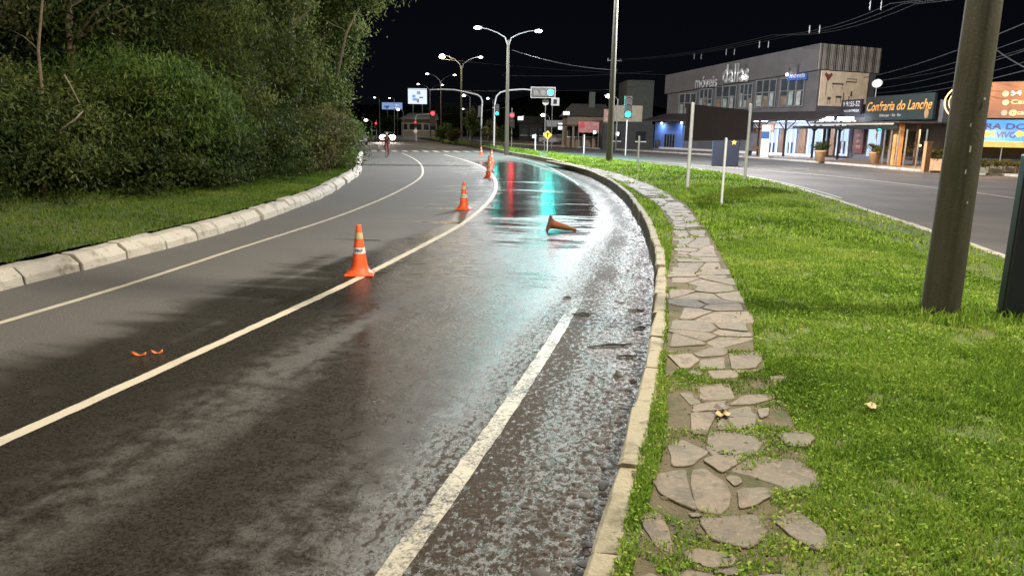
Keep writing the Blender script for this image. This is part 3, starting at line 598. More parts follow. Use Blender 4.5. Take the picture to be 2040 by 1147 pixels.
tree('tree', 'dry brownish tree hung with vines near the left edge', 'tree', bp(16.2, 7.6), [(0, 0, 4.3, 1.9, 1.8, 1.8), (.8, .3, 2.6, 1.5, 1.5, 1.3)], 12000, .11, 'leaf_dry', 104, 5.5, .1, spread=.3)
tree('tree', 'dark spreading tree above the bright green tree', 'tree', bp(22, 6.8), [(0, 0, 4.6, 2.5, 2.4, 2.0), (1.1, .8, 6.4, 2.1, 2.1, 1.8)], 17000, .14, 'leaf_dark', 105, 6.5, .15)
tree('tree', 'olive green tree right of the bright green tree with loose drooping sprays', 'tree', bp(24.5, 3.3), [(0, 0, 2.9, 1.7, 1.7, 1.7), (.1, .8, 4.6, 1.6, 1.6, 1.3), (.5, -.3, 1.5, 1.2, 1.2, 1.1)], 18000, .13, 'leaf_olive', 106, 4.8, .1, droop=.6, aspect=.3)
tree('tree', 'tall feathery tree with a thin pale leader near the bend', 'tree', bp(31, 2.6), [(0, 0, 4.2, 1.7, 1.8, 2.0), (.1, .2, 6.9, 1.5, 1.6, 1.8), (1.3, .1, 8.6, 1.6, 1.4, 1.5), (.1, -.3, 2.0, 1.3, 1.4, 1.3)], 24000, .16, 'leaf_olive', 107, 9.4, .12, 'bark_pale', lean=(.7, .3))
def add_branch(o, pts, r_):
    mb = MB(); P = [Vector(atd(px, py, Y)) - Vector(o.location) for px, py, Y in pts]; n = len(P); mb.tube(P, [r_ * (1 - .8 * i / n) for i in range(n)], 7); mb.build('branch', M['bark_pale'], o)
ft = [q for q in COL.objects if q.get('label', '').startswith('tall feathery')][0]
add_branch(ft, [(672, 150, 29.5), (681, 105, 28.6), (690, 68, 28.2), (703, 40, 28.2), (716, 18, 28.4)], .055); add_branch(ft, [(700, 44, 28.2), (716, 55, 28.0), (735, 66, 28.2)], .03); add_branch(ft, [(655, 45, 28.8), (668, 52, 28.4), (684, 58, 28.2)], .03)
vt = [q for q in COL.objects if q.get('label', '').startswith('dry brownish tree')][0]
add_branch(vt, [(96, 285, 14.6), (118, 262, 14.2), (150, 238, 14.0), (165, 222, 14.2)], .03); add_branch(vt, [(128, 150, 14.8), (140, 170, 14.4), (158, 205, 14.4)], .02)
tree('tree', 'tall dark green tree at the end of the bank beside the night sky', 'tree', bp(41, 2.0), [(.2, 0, 4.4, 1.7, 1.9, 2.2), (1.0, -.3, 7.4, 1.8, 1.9, 2.1), (2.7, -.3, 9.6, 2.0, 1.6, 2.1), (-.5, 0, 1.9, 1.2, 1.6, 1.5)], 24000, .185, 'leaf_olive', 108, 10.5, .16, lean=(.5, 0))
tree('tree', 'broad olive tree standing behind the feathery tree', 'tree', bp(34, 6.4), [(0, 0, 5, 2.5, 2.5, 2.5), (.6, .3, 8.4, 2.3, 2.3, 2.2)], 16000, .18, 'leaf_olive', 109, 8.6, .16)
tree('tree', 'dark tree crown behind the olive sprays at the top of the picture', 'tree', bp(27.5, 7.6), [(0, 0, 5.0, 2.4, 2.4, 2.2), (.2, .4, 8.0, 2.2, 2.2, 2.0)], 12000, .2, 'leaf_dark', 110, 8.2, .16)
tree('tree', 'last dark tree of the bank where the road bends away', 'tree', bp(49, 3.4), [(0, 0, 3.4, 1.8, 2, 2), (.1, .2, 6.6, 1.8, 2, 2.2), (.1, 0, 9.2, 1.6, 1.8, 1.6)], 12000, .23, 'leaf_dark', 111, 9, .15)
# undergrowth, each bush its own thing
BL = [(13.0, 3.7, 'leaf_dark', 'dark bush hugging the ground at the far left of the verge'), (15.0, 3.9, 'leaf_olive', 'low olive scrub around the foot of the bare pale trunk'), (17.2, 3.4, 'leaf_dark', 'low dark scrub spilling onto the verge grass'), (10.6, 4.9, 'leaf_dark', 'low dark bush at the left picture edge'), (12.4, 4.6, 'leaf_olive', 'olive bush at the left edge above the verge'), (14.4, 4.8, 'leaf_dark', 'dark bush below the bare pale trunk'),
      (16.4, 4.2, 'leaf_olive', 'dull olive bush left of the bright green tree'), (19.8, 2.9, 'leaf_dark', 'dark bush in front of the bright green tree'), (21.8, 2.9, 'leaf_dark', 'very dark bush right of the bright green tree at verge level'),
      (24.2, 2.5, 'leaf_dark', 'dark low bush under the drooping olive tree'), (26.8, 2.2, 'leaf_olive', 'olive bush halfway along the verge to the bend'), (29.5, 1.9, 'leaf_dry', 'dry brown thicket by the kerb before the feathery tree'),
      (32.6, 1.7, 'leaf_olive', 'olive bush at the foot of the feathery tree'), (36, 2.1, 'leaf_dry', 'dull brown bush close to the kerb near the bend'), (38.5, 1.9, 'leaf_green', 'small bright bush at the end of the pale kerb'), (44, 2.6, 'leaf_olive', 'bush overhanging the kerb just before the bend'), (18.2, 5.6, 'leaf_green', 'green bush beneath the hanging vines')]
for i, (y, d, mt, lab) in enumerate(BL):
    s = .8 + .012 * y; o = thing('bush', lab, 'bush', bp(y, d), 0, 'bushes along the left bank')
    V, F_, T = leaf_cloud([(0, 0, .75, 1.5 * s, 1.5 * s, 1.0 * s), (.3, .5, 1.5, 1.15 * s, 1.15 * s, 1.0 * s), (-.6, -.4, 1.2, 1.1, 1.1, .9)], 15000, .062 + .0022 * y, 200 + i, droop=.25)
    mesh_np('foliage', V, F_, M[mt], o, {'tint': T}); trunk_mb(1.5, .035, (.1, .1), i, 6, .7).build('stem', M['bark'], o)
# the wood deeper on the hillside reads as one mass
bl = []; r_ = np.random.default_rng(9)
for y in np.arange(8, 58, 3.2):
    for d in (9.5, 13, 17):
        p = bank_pt(y, d + r_.uniform(-1, 1)); bl.append((p[0], p[1], p[2] + r_.uniform(1.5, 5.5), 2.6, 2.6, 2.6))
V, F_, T = leaf_cloud(bl, 42000, .3, 301); tag(mesh_np('forest', V, F_, M['leaf_dark'], None, {'tint': T * .8}), 'dark wood on the hillside behind the roadside trees', 'forest', kind='stuff')
# mud clods and leaf litter in the gutter
def clods(n, seed):
    r_ = np.random.default_rng(seed); mbv, mbf = [], []
    y = 3 + 36 * r_.random(n) ** 1.5; kx = interp_y(KERB, y); lx = interp_y(RIGHTLINE, y); f = r_.random(n) ** .6; x = lx + .15 + (kx - lx - .2) * f; s = r_.gamma(1.5, .0058, n) * np.where(f > .7, 1.5, .8) * (1 + y * .02)
    ico = np.array([(0, 0, 1), (.9, 0, .1), (.28, .85, .1), (-.72, .53, .1), (-.72, -.53, .1), (.28, -.85, .1)]); fc = np.array([(0, 1, 2), (0, 2, 3), (0, 3, 4), (0, 4, 5), (0, 5, 1)])
    V = ico[None] * s[:, None, None] * r_.uniform(.5, 1.6, (n, 6, 3)); V[:, :, 2] = np.maximum(V[:, :, 2] * .38, -.002); a = r_.uniform(0, 6.28, n); X = V[:, :, 0] * np.cos(a)[:, None] - V[:, :, 1] * np.sin(a)[:, None] + x[:, None]; Y = V[:, :, 0] * np.sin(a)[:, None] + V[:, :, 1] * np.cos(a)[:, None] + y[:, None]
    return np.stack([X, Y, V[:, :, 2] + .001], 2).reshape(-1, 3), (np.arange(n)[:, None, None] * 6 + fc[None]).reshape(-1, 3)
M['mud'] = simple('wet_mud', (.020, .014, .009), .7, var=.5, scale=20)
V, F_ = clods(3200, 5); tag(mesh_np('gutter_debris', V, F_, M['mud']), 'wet mud clods and grit along the right-hand gutter', 'debris', kind='stuff')
ncr = 2600; r_ = np.random.default_rng(15); ii = r_.integers(0, nsl // 2, ncr); ff = r_.random(ncr); Pc = SL[ii] * (1 - ff)[:, None] + SR[ii] * ff[:, None] + r_.uniform(-.15, .15, (ncr, 2)); sc_ = r_.gamma(1.6, .0035, ncr); ico = np.array([(0, 0, 1), (.9, 0, .1), (.28, .85, .1), (-.72, .53, .1), (-.72, -.53, .1), (.28, -.85, .1)])
Vc = ico[None] * sc_[:, None, None] * r_.uniform(.5, 1.6, (ncr, 6, 3)); zc = med_tz(Pc[:, 0], Pc[:, 1])[1]; Vc[:, :, 0] += Pc[:, :1]; Vc[:, :, 1] += Pc[:, 1:]; Vc[:, :, 2] = Vc[:, :, 2] * .6 + zc[:, None] + .008
tag(mesh_np('path_grit', Vc.reshape(-1, 3), (np.arange(ncr)[:, None, None] * 6 + np.array([(0, 1, 2), (0, 2, 3), (0, 3, 4), (0, 4, 5), (0, 5, 1)])[None]).reshape(-1, 3), M['joint']), 'crumbs of soil and grit between the flagstones', 'grit', kind='stuff')
for i, (px, py, l, a) in enumerate([(1215, 690, .5, .25), (1160, 627, .26, .05), (1130, 594, .12, -.2), (1248, 712, .2, .1), (1268, 620, .22, .1), (1275, 655, .2, .5)]):
    p = at(px, py); mb = MB(); d = Vector((math.cos(a), math.sin(a), 0)); mb.tube([p - d * l / 2 + Vector((0, 0, .008)), p + Vector((0, .02, .02)), p + d * l * .3 + Vector((0, .0, .012)), p + d * l / 2 + Vector((0, .03, .01))], [.006, .014, .012, .004], 6)
    mb.tube([p, p + Vector((.03, .07, .012))], [.007, .002], 5)
    tag(mb.build('twig', M['mud']), ['longest muddy twig lying across the gutter', 'dark muddy twig beside the worn edge line', 'tiny dark stick on the edge of the grit', 'short muddy twig next to the longest twig', 'muddy twig close to the kerb, farthest back', 'crooked muddy twig against the kerb'][i], 'twig', 'twigs in the gutter')
# fallen leaves
def dry_leaf(name, p, s, mat, label, seed):
    r_ = random.Random(seed); mb = MB(); n = 11; vs = [(0, 0, .015)]; fs = []
    for i in range(n):
        a = 6.283 * i / n; q = s * (1. if i % 2 else .62) * r_.uniform(.8, 1.15); vs.append((q * math.cos(a), q * math.sin(a) * .75, .012 + .35 * s * abs(math.sin(a * 1.5 + 1)) * r_.uniform(.4, 1.)))
    fs = [(0, i + 1, (i + 1) % n + 1) for i in range(n)]; mb.add(vs, fs, True); o = thing(name, label, 'leaf', p, r_.uniform(0, 6)); mb.build('blade', mat, o)
    k_ = MB(); k_.tube([(0, 0, .016), (s * .9, .02, .03), (s * 1.5, .05, .05)], .003, 5); k_.build('stalk', M['bark'], o); return o
lf1 = simple('tan_leaf', (.34, .25, .12), .6, var=.25, scale=30); lf2 = simple('brown_leaf', (.06, .035, .02), .6, var=.3)
p = on_median(1440, 832); dry_leaf('dry_leaf', p + Vector((0, 0, .012)), .085, lf1, 'large curled tan leaf lying on the stone path', 3)
p = on_median(1436, 824); dry_leaf('dry_leaf', p + Vector((0, 0, .03)), .075, lf2, 'dark brown leaf curled over the tan leaf on the path', 4)
for i, (px, py, lab) in enumerate([(1741, 510, 'pale dry leaf in the grass left of the big pole'), (1497, 460, 'tiny pale scrap in the middle of the grass'), (1735, 823, 'small yellowish leaf in the near grass')]):
    p = on_median(px, py); dry_leaf('dry_leaf', p + Vector((0, 0, .04)), .07, lf1, lab, 8 + i)

# ------------------------------------------------------------------ traffic cones
CP = [(.205, .012), (.205, .03), (.175, .045), (.135, .085), (.118, .14), (.036, .735), (.030, .75), (.0, .752)]
def cr_at(z): return .118 + (.036 - .118) * (z - .14) / (.735 - .14)
def make_cone(label, loc, rz=0., body='cone', b1='band_cream', b2='band_white', text=True, bands=True):
    o = thing('traffic_cone', label, 'traffic cone', loc, rz, 'traffic cones along the lane line')
    mb = MB(); mb.lathe(CP, 32); mb.lathe([(.0, .012), (.205, .012)], 32); mb.build('cone_body', M[body], o)
    f = MB(); f.box((0, 0, .012), (.43, .43, .022)); f.build('base', M[body], o, .008)
    if bands:
        for nm, z0, z1, mt in (('upper_band', .545, .635, b1), ('lower_band', .325, .415, b2)):
            k_ = MB(); k_.lathe([(cr_at(z) + .0025, z) for z in (z0, (z0 + z1) / 2, z1)], 32); bo = k_.build(nm, M[mt], o)
            if nm == 'lower_band' and text:
                text_mesh('lettering', 'PRF', M['ink'], bo, 0, .348, .045, w=.115, bold=.03, depth=0, align='CENTER',
                          fmap=lambda x, y, z: (math.sin(x / cr_at(z)) * (cr_at(z) + .0045), -math.cos(x / cr_at(z)) * (cr_at(z) + .0045), z))
    return o
def g2(px, py): p = at(px, py); return (p.x, p.y, .0)
c1 = make_cone('nearest upright orange cone with lettered white band beside the lane line', g2(717, 546), R(6))
for (px, py, lab) in [(924, 417, 'second nearest upright orange cone, reflected in the wet road'), (973, 355, 'third upright cone from the front, on the bend of the lane line'),
                      (974.5, 337, 'fourth upright cone from the front, just behind the third'), (979, 322, 'small cone fifth from the front, half hidden by the fourth'), (958.5, 310.5, 'smallest cone, farthest away near the crossing')]:
    copy_thing(c1, lab, g2(px, py), R(random.uniform(-20, 20)))
fc = make_cone('fallen dirty brown-orange cone lying on its side in the wet lane', (0, 0, 0), 0, 'cone_dirty', bands=False)
p = at(1090, 461); a = math.asin((.215 - .033) / .75)
fc.scale = (.84, .84, .84); fc.location = (p.x + .03, p.y + .05, .181); fc.rotation_euler = (0, R(90) + a * .97, R(4)); fc['group'] = 'traffic cones along the lane line'
# broken orange pieces
OB = simple('orange_plastic', (.75, .17, .04), .35, var=.35, scale=20)
for (px, py, l, rz, lab) in [(277, 708.5, .15, -.12, 'longer curved orange plastic shard on the left lane'), (313, 704, .11, .2, 'smaller crumpled orange shard right of the curved one')]:
    p = at(px, py); mb = MB(); n = 9; vs = []
    for i in range(n):
        f = i / (n - 1); x = (f - .5) * l; w = .022 * math.sin(math.pi * (.15 + .7 * f)); zc = .02 + .02 * math.cos(f * 6); vs += [(x, -w + .025 * (f - .5) ** 2, .006), (x, .0, zc), (x, w, zc * .8)]
    mb.add(vs, [(i * 3 + j, i * 3 + 3 + j, i * 3 + 4 + j, i * 3 + 1 + j) for i in range(n - 1) for j in range(2)], True); o = mb.build('plastic_shard', OB); o.location = (p.x, p.y, .004); o.rotation_euler = (0, 0, rz)
    sm = o.modifiers.new('thick', 'SOLIDIFY'); sm.thickness = .004; tag(o, lab, 'debris', 'broken orange plastic on the road')

# ------------------------------------------------------------------ street lamps
GL = {'white': glow('lamp_white', (1, .97, .93), 11.), 'warm': glow('lamp_yellow', (1, .80, .40), 40.)}
def area_light(name, loc, energy, col, size=.35, target=None, spread=180, parent=None, sx=None, sy=None):
    l = bpy.data.lights.new(name, 'AREA'); l.energy = energy; l.color = col; l.shape = 'RECTANGLE' if sx else 'DISK'; l.size = sx or size; l.spread = R(spread)
    if sx: l.size_y = sy
    o = bpy.data.objects.new(name, l); COL.objects.link(o); o.location = loc
    if target is not None: o.rotation_euler = (Vector(target) - Vector(loc)).to_track_quat('-Z', 'Y').to_euler()
    return o
def street_light(q, en, col, allround):
    if not allround: return area_light('street_light', q, en, col, .30, q - Vector((0, 0, 1)))
    l = bpy.data.lights.new('street_light', 'POINT'); l.energy = en; l.color = col; l.shadow_soft_size = .16; o = bpy.data.objects.new('street_light', l); COL.objects.link(o); o.location = q - Vector((0, 0, .46 if col[2] < .5 else .16)); return o
def lamp_head(mb_house, mb_lens, p, d):
    a = math.atan2(d[1], d[0]); c = Vector(p); dv = Vector((d[0], d[1], 0))
    mb_house.box(c + dv * .1 + Vector((0, 0, .03)), (.72, .30, .10), a, 0, .8); mb_lens.ball(c + dv * .14 + Vector((0, 0, -.03)), .30, 14, (1, 1, .42))
def double_lamp(label, base, heading, h=11.3, r0_=.2, r1_=.105, arm=2.5, glowm='white', energy=(0, 0), col=(1, .95, .88), rise=.9, split=10.2, lamps=('white', 'white'), allround=False):
    o = thing('street_lamp', label, 'street lamp', base, 0, 'double-arm street lamps on the island')
    mb = MB(); mb.tube([(0, 0, -.4), (0, 0, 0), (0, 0, split * .5), (0, 0, split)], [r0_, r0_, (r0_ + r1_) / 2, r1_], 20); mb.build('pole', M['pole'], o)
    for sgn, en, lm in ((-1, energy[0], lamps[0]), (1, energy[1], lamps[1])):
        d = Vector((math.cos(heading) * sgn, math.sin(heading) * sgn, 0)); ab = MB()
        ab.tube([(0, 0, split - .5), (d.x * .25, d.y * .25, split + .2), (d.x * .9, d.y * .9, split + (h - split) * .62), (d.x * 1.7, d.y * 1.7, split + (h - split) * .9), (d.x * arm, d.y * arm, h)], [.05, .045, .04, .035, .03], 8); ao = ab.build('arm', M['galv_dull'], o)
        hb, lb = MB(), MB(); lamp_head(hb, lb, (d.x * arm, d.y * arm, h), d); hd = hb.build('lamp_head', M['galv_dull'], o); ln_ = lb.build('lens', GL[lm], hd)
        if lm == 'warm': g_ = MB(); g_.ball((d.x * (arm + .14), d.y * (arm + .14), h - .25), .38, 14, (1, 1, .6)); g_.build('glare_ball', GL[lm], hd)  # added glowing ball, stands in for the wide glare of the yellow head
        if en:
            q = Vector(base) + d * (arm + .14) + Vector((0, 0, h - .19)); street_light(q, en, col if lm == 'white' else (1, .78, .42), allround)
    return o
LP = 1.0
pole_near = on_median(1871, 628)
double_lamp('huge concrete lamp pole standing in the near grass on the right', pole_near, R(-14), h=11.2, r0_=.183, r1_=.10, energy=(5600 * LP, 10500 * LP), col=(1, .88, .68), allround=True)
FL = simple('white_fleck', (.6, .6, .56), .6)
pn = [q for q in COL.objects if q.get('label', '').startswith('huge concrete')][0]
for i, (a, z, w_, h_) in enumerate([(-1.75, 1.72, .012, .06), (-1.82, 1.50, .010, .04), (-1.35, 2.2, .02, .02), (-1.9, 1.95, .008, .03), (-1.5, 1.2, .012, .02)]):
    r_ = .183 - .0042 * z; mb = MB(); mb.box((r_ * math.cos(a), r_ * math.sin(a), z), (w_, .006, h_), a + math.pi / 2); mb.build('paint_fleck', FL, pn)
# mossy foot of grass is in the grass object; the previous lamp stands behind the photographer
double_lamp('concrete lamp pole behind the viewpoint', (-4.6, -17, .3), R(-18), h=11.2, energy=(4700 * LP, 4700 * LP), col=(1, .88, .68), allround=True)
p2 = on_median(1213.5, 322); double_lamp('tall concrete lamp pole rising out of the picture behind the island grass', p2, R(6), h=11.6, energy=(5500 * LP, 40000 * LP), allround=True, col=(.97, .97, 1), split=10.6)
p3 = on_median(1009, 302)
hA = atd(958, 61, p3.y); hB = atd(1072, 73, p3.y)
double_lamp('whole double-arm street lamp left of the green arm signal', p3, R(16), h=hA.z - .15, arm=(hB.x - hA.x) / 2 + .1, split=atd(1013, 88, p3.y).z, r0_=.19, r1_=.09, energy=(1600 * LP, 1400 * LP), col=(.97, .97, 1))
# further lamps of the same row
q = atd(919, 268, 100); base4 = Vector((q.x, 100, .3)); h4 = atd(882, 116, 100).z
double_lamp('distant street lamp with one glaring yellow head', base4, R(22), h=h4, arm=(atd(958, 120, 100).x - atd(882, 116, 100).x) / 2, split=h4 - 1.2, r0_=.16, r1_=.08, energy=(2300, 1500), lamps=('warm', 'white'), allround=True)
for (a, b, Y, lab) in [((852, 148), (905, 153), 140, 'smaller distant double-arm lamp behind the yellow one'), ((834, 168), (880, 172), 170, 'farthest double-arm lamp above the lit billboard')]:
    A, B = atd(*a, Y), atd(*b, Y); double_lamp(lab, ((A.x + B.x) / 2, Y, 0), R(20), h=A.z, arm=(B.x - A.x) / 2, split=A.z - 1.2, r0_=.16, r1_=.08, energy=(800, 0))
def single_lamp(label, px, py, Y, s=1., lm='white', energy=0):
    A = atd(px, py, Y); o = thing('lamp_post', label, 'lamp post', (A.x + 1.0, Y, 0), 0, 'far lamp posts'); mb = MB(); mb.tube([(0, 0, -.1), (0, 0, A.z - .3)], [.09, .06], 8); mb.build('pole', M['galv_dull'], o)
    ab = MB(); ab.tube([(0, 0, A.z - .35), (-.4, 0, A.z), (-1., 0, A.z)], .035, 6); ab.build('arm', M['galv_dull'], o); hb = MB(); hb.box((-1, 0, A.z + .03), (.6 * s, .3 * s, .1)); hd = hb.build('lamp_head', M['galv_dull'], o); lb = MB(); lb.ball((-1, 0, A.z - .04), .21 * s, 12, (1, .8, .6)); lb.build('lens', GL[lm], hd)
    if energy: area_light('street_light', (A.x, Y, A.z - .14), energy, (1, .95, .9), .3, (A.x, Y, 0))
for a in [('white lamp above the left shoulder of the road end', 729, 239, 130, 1.6), ('small white lamp beside the blue billboard', 793, 218, 150, 1.5), ('bluish lamp under the curved signal arm', 924, 190, 120, 1.4), ('small lamp right of the curved signal pole', 972, 196, 150, 1.4), ('tiny lamp between the far poles', 922, 217, 160, 1.2),
          ('pair of white lamps over the far car park, left one', 1036, 235, 140, 1.2), ('lamp low beside the red signal', 1042, 232, 135, 1.1), ('lamp in front of the far white shop', 1058, 243, 130, 1.5), ('lamp near the yellow warning sign', 1082, 229, 120, 1.8), ('tiny greenish lamp beside the tree line', 746, 194, 160, 1.), ('tiny lamp above the blue billboard', 776, 195, 170, 1.), ('white lamp on the roofs left of the tall lamp pole', 1212, 191, 78, 1.5)]:
    single_lamp(*a)

# ------------------------------------------------------------------ traffic signals
GREEN = glow('signal_green', (0, 1, .72), 9.); RED = glow('signal_red', (1, .02, .03), 7.); OFFR = simple('signal_off', (.03, .02, .02), .3)
def signal_head(parent, c, lit, horiz=False, s=.30, border=True, glow_e=0.):
    n = 3; mb = MB(); L_ = s * 1.15 * n; dims = (L_ + .08, .22, s * 1.3) if horiz else (s * 1.3, .22, L_ + .08); mb.box(c, dims); hd = mb.build('signal_head', M['black_box'], parent, .02)
    if border:
        b = MB(); w, h = dims[0] / 2 + .12, dims[2] / 2 + .12; y = c[1] + .13
        for (x0, x1, z0, z1) in ((-w, w, h - .05, h), (-w, w, -h, -h + .05), (-w, -w + .05, -h + .05, h - .05), (w - .05, w, -h + .05, h - .05)): b.rect(c[0] + x0, c[0] + x1, c[2] + z0, c[2] + z1, y, y + .03)
        b.build('backplate_border', M['white'], parent); b2 = MB(); b2.rect(c[0] - w + .051, c[0] + w - .051, c[2] - h + .051, c[2] + h - .051, y + .004, y + .02); b2.build('backplate', M['black_box'], parent)
    idx_ = {'red': 0, 'amber': 1, 'green': 2}[lit]
    for i in range(3):
        o_ = (i - 1) * s * 1.15; x, z = (c[0] + o_, c[2]) if horiz else (c[0], c[2] - o_); k_ = MB(); k_.wallprism([(x + s * .46 * math.cos(a), z + s * .46 * math.sin(a)) for a in np.linspace(0, 2 * math.pi, 20, endpoint=False)], c[1] - .135, c[1] - .105)
        k_.build('lens', (GREEN if lit == 'green' else RED) if i == idx_ else OFFR, hd)
        v = MB(); pts = [(x + s * .5 * math.cos(a), z + s * .5 * math.sin(a)) for a in np.linspace(R(-10), R(190), 12)]
        v.add([(a, c[1] - .11, b) for a, b in pts] + [(a, c[1] - .30, b - .02) for a, b in pts], [(j, 12 + j, 13 + j, j + 1) for j in range(11)]); v.build('visor', M['black_box'], hd)
    if glow_e:
        o_ = (idx_ - 1) * s * 1.15; q = Vector(parent.location) + Vector((c[0] + (o_ if horiz else 0), c[1] - .34, c[2] - (0 if horiz else o_))); area_light('signal_light', q, glow_e, (0, 1, .90) if lit == 'green' else (1, .02, .03), s * .9, q + Vector((-q.x, -q.y, 0)), 120)
    return hd
def on_plane(px, py, Y): p = atd(px, py, Y); return p
# green arm signal
Y = 76.; b = atd(984, 296, Y); o = thing('traffic_signal', 'curved-arm signal pole with green lights at arm end and post', 'traffic signal', (b.x, Y, .1)); L = lambda px, py: on_plane(px, py, Y) - Vector((b.x, Y, .1))
mb = MB(); mb.tube([(0, 0, -.3), L(985, 230), L(986, 205), L(989, 192), L(997, 184), L(1012, 180), L(1042, 178), L(1072, 181)], [.11, .10, .095, .09, .085, .08, .07, .06], 12); mb.build('curved_arm', M['galv'], o)
q = L(1082, 184.5); signal_head(o, (q.x, -.12, q.z), 'green', True, .62, True, 1000); q = L(988.5, 226); mb = MB(); mb.rect(q.x - .35, q.x, q.z + .5, q.z + .56, -.05, .0); mb.build('bracket', M['galv'], o); signal_head(o, (q.x + .1, -.15, q.z + .33), 'green', False, .30, False, 90)
# curved arm left of it, seen from behind
Y = 80.; b = atd(958, 290, Y); o = thing('traffic_signal', 'curved-arm signal pole turned away, its arm reaching left', 'traffic signal', (b.x, Y, .1)); L = lambda px, py: on_plane(px, py, Y) - Vector((b.x, Y, .1))
mb = MB(); mb.tube([(0, 0, -.3), L(960, 215), L(961, 202), L(958, 194), L(951, 189), L(930, 184), L(905, 179), L(880, 178), L(856, 179)], [.11, .10, .095, .09, .085, .08, .07, .06, .05], 12); mb.build('curved_arm', M['galv'], o)
q = L(956, 222); mb = MB(); mb.box((q.x, .12, q.z), (.42, .22, 1.15)); mb.build('signal_head', M['black_box'], o, .02)
# red arm signal
Y = 112.; b = atd(829, 268, Y); o = thing('traffic_signal', 'thin arm signal with large red light at left of the bushes', 'traffic signal', (b.x, Y, .0)); L = lambda px, py: on_plane(px, py, Y) - Vector((b.x, Y, 0))
mb = MB(); mb.tube([(0, 0, -.3), L(828, 236), L(829, 231), L(833, 228.5), L(845, 228), L(862, 227)], [.09, .08, .075, .07, .06, .05], 10); mb.build('curved_arm', M['galv'], o)
q = L(862.5, 232); signal_head(o, (q.x, -.12, q.z - .3), 'red', False, .62, False); q = L(828, 248); signal_head(o, (q.x, -.15, q.z), 'red', False, .24, False)
k_ = MB(); q = L(828, 261.5); k_.wallprism([(q.x + .3 * math.cos(a), q.z + .3 * math.sin(a)) for a in np.linspace(0, 6.283, 18, endpoint=False)], -.12, -.09); k_.build('round_sign', M['white'], o)
def post_signal(label, px, pyb, pyl, Y, lit, s):
    b = atd(px, pyb, Y); q = atd(px, pyl, Y); o = thing('traffic_signal', label, 'traffic signal', (b.x, Y, 0)); mb = MB(); top = q.z + s * 1.6; mb.tube([(0, 0, -.2), (0, 0, top)], .06, 8); mb.build('pole', M['galv'], o)
    signal_head(o, (0, -.18, q.z + (s * 1.15 if lit == 'green' else -s * 1.15)), lit, False, s, False, {'green': 90, 'red': 6}[lit] if s > .37 else 0)
post_signal('red signal between the green post light and the arm end', 1019, 285, 230, 92, 'red', .52)
post_signal('green post signal in front of the beige billboard', 1246, 308, 228, 66, 'green', .52)
post_signal('small red signal at the far left road end', 750, 268, 246, 140, 'red', .36)
post_signal('small green signal before the sandwich shop', 1740, 322, 257, 56, 'green', .2)

# ------------------------------------------------------------------ posts, board, totems on the island
def post(label, px, pyb, pyt, r_=.05, loc=None, mat='white_post'):
    b = loc or on_median(px, pyb); t_ = atd(px + (pyb - pyt) * .075 * (px - 900) / 590, pyt, b.y); o = thing('sign_post', label, 'post', b, 0, 'white posts on the island'); mb = MB(); mb.tube([(0, 0, -.2), (0, 0, t_.z - b.z)], r_, 10); mb.build('shaft', M[mat], o); c = MB(); c.ball((0, 0, t_.z - b.z), r_ * 1.05, 8, (1, 1, .5)); c.build('cap', M[mat], o); return b, t_
A, At = post('thick white post at the left end of the black board', 1369, 378, 206, .06); B, Bt = post('thick white post at the right end of the black board', 1483, 362, 208, .062)
post('thin white post in front of the navy totem', 1436.5, 413, 276, .033); post('short white post standing left of the black board', 1270, 341, 272, .045)
post('slim post across the side road below the red banner', 1163, 306, 269, .06, at(1163, 306)); post('slim post left of the yellow warning sign', 1066, 305, 268, .06, at(1066, 305))
o = thing('billboard', 'black board seen from behind, hung between two white posts', 'board', (A.x, A.y, 0), math.atan2(B.y - A.y, B.x - A.x)); W_ = (B - A).to_2d().length
z0, z1 = atd(1369, 281, A.y).z, atd(1369, 207, A.y).z; mb = MB(); mb.rect(-.25, W_ + .45, z0, z1, .085, .125); mb.build('panel', M['black'], o)
mb = MB()
for z in (z0 + .15, z1 - .15): mb.rect(-.2, W_ + .4, z - .03, z + .03, .126, .16)
mb.build('rail', M['galv_dull'], o)
def star(mb, x, z, r_, y0, y1): mb.wallprism([(x + (r_ if i % 2 == 0 else r_ * .45) * math.sin(i * math.pi / 5), z + (r_ if i % 2 == 0 else r_ * .45) * math.cos(i * math.pi / 5)) for i in range(10)], y0, y1)
p = at(1443, 331); w = 50 / FPX * p.y; zt = atd(1446, 270, p.y).z
o = thing('totem', 'navy box-shaped totem with a gold star behind the thin post', 'totem', (p.x, p.y, 0), R(-8)); mb = MB(); mb.box((0, 0, zt / 2), (w, .5, zt)); mb.build('body', M['navy'], o, .03); mb = MB(); star(mb, w * .28, zt * .78, .2, -.275, -.252); mb.build('star_emblem', M['gold'], o)
p = on_median(2008, 640); o = thing('totem', 'dark navy slab cut off by the right picture edge', 'totem', (p.x, p.y + .1, p.z - .05), R(-6)); zt = atd(2040, 415, p.y).z + .8
mb = MB(); mb.box((.41, .07, (1.75) / 2), (.82, .14, 1.75)); mb.build('slab', M['navy'], o, .02); mb = MB(); mb.box((.41, .07, .01), (1.0, .3, .05)); mb.build('plinth', M['rkerb'], o)
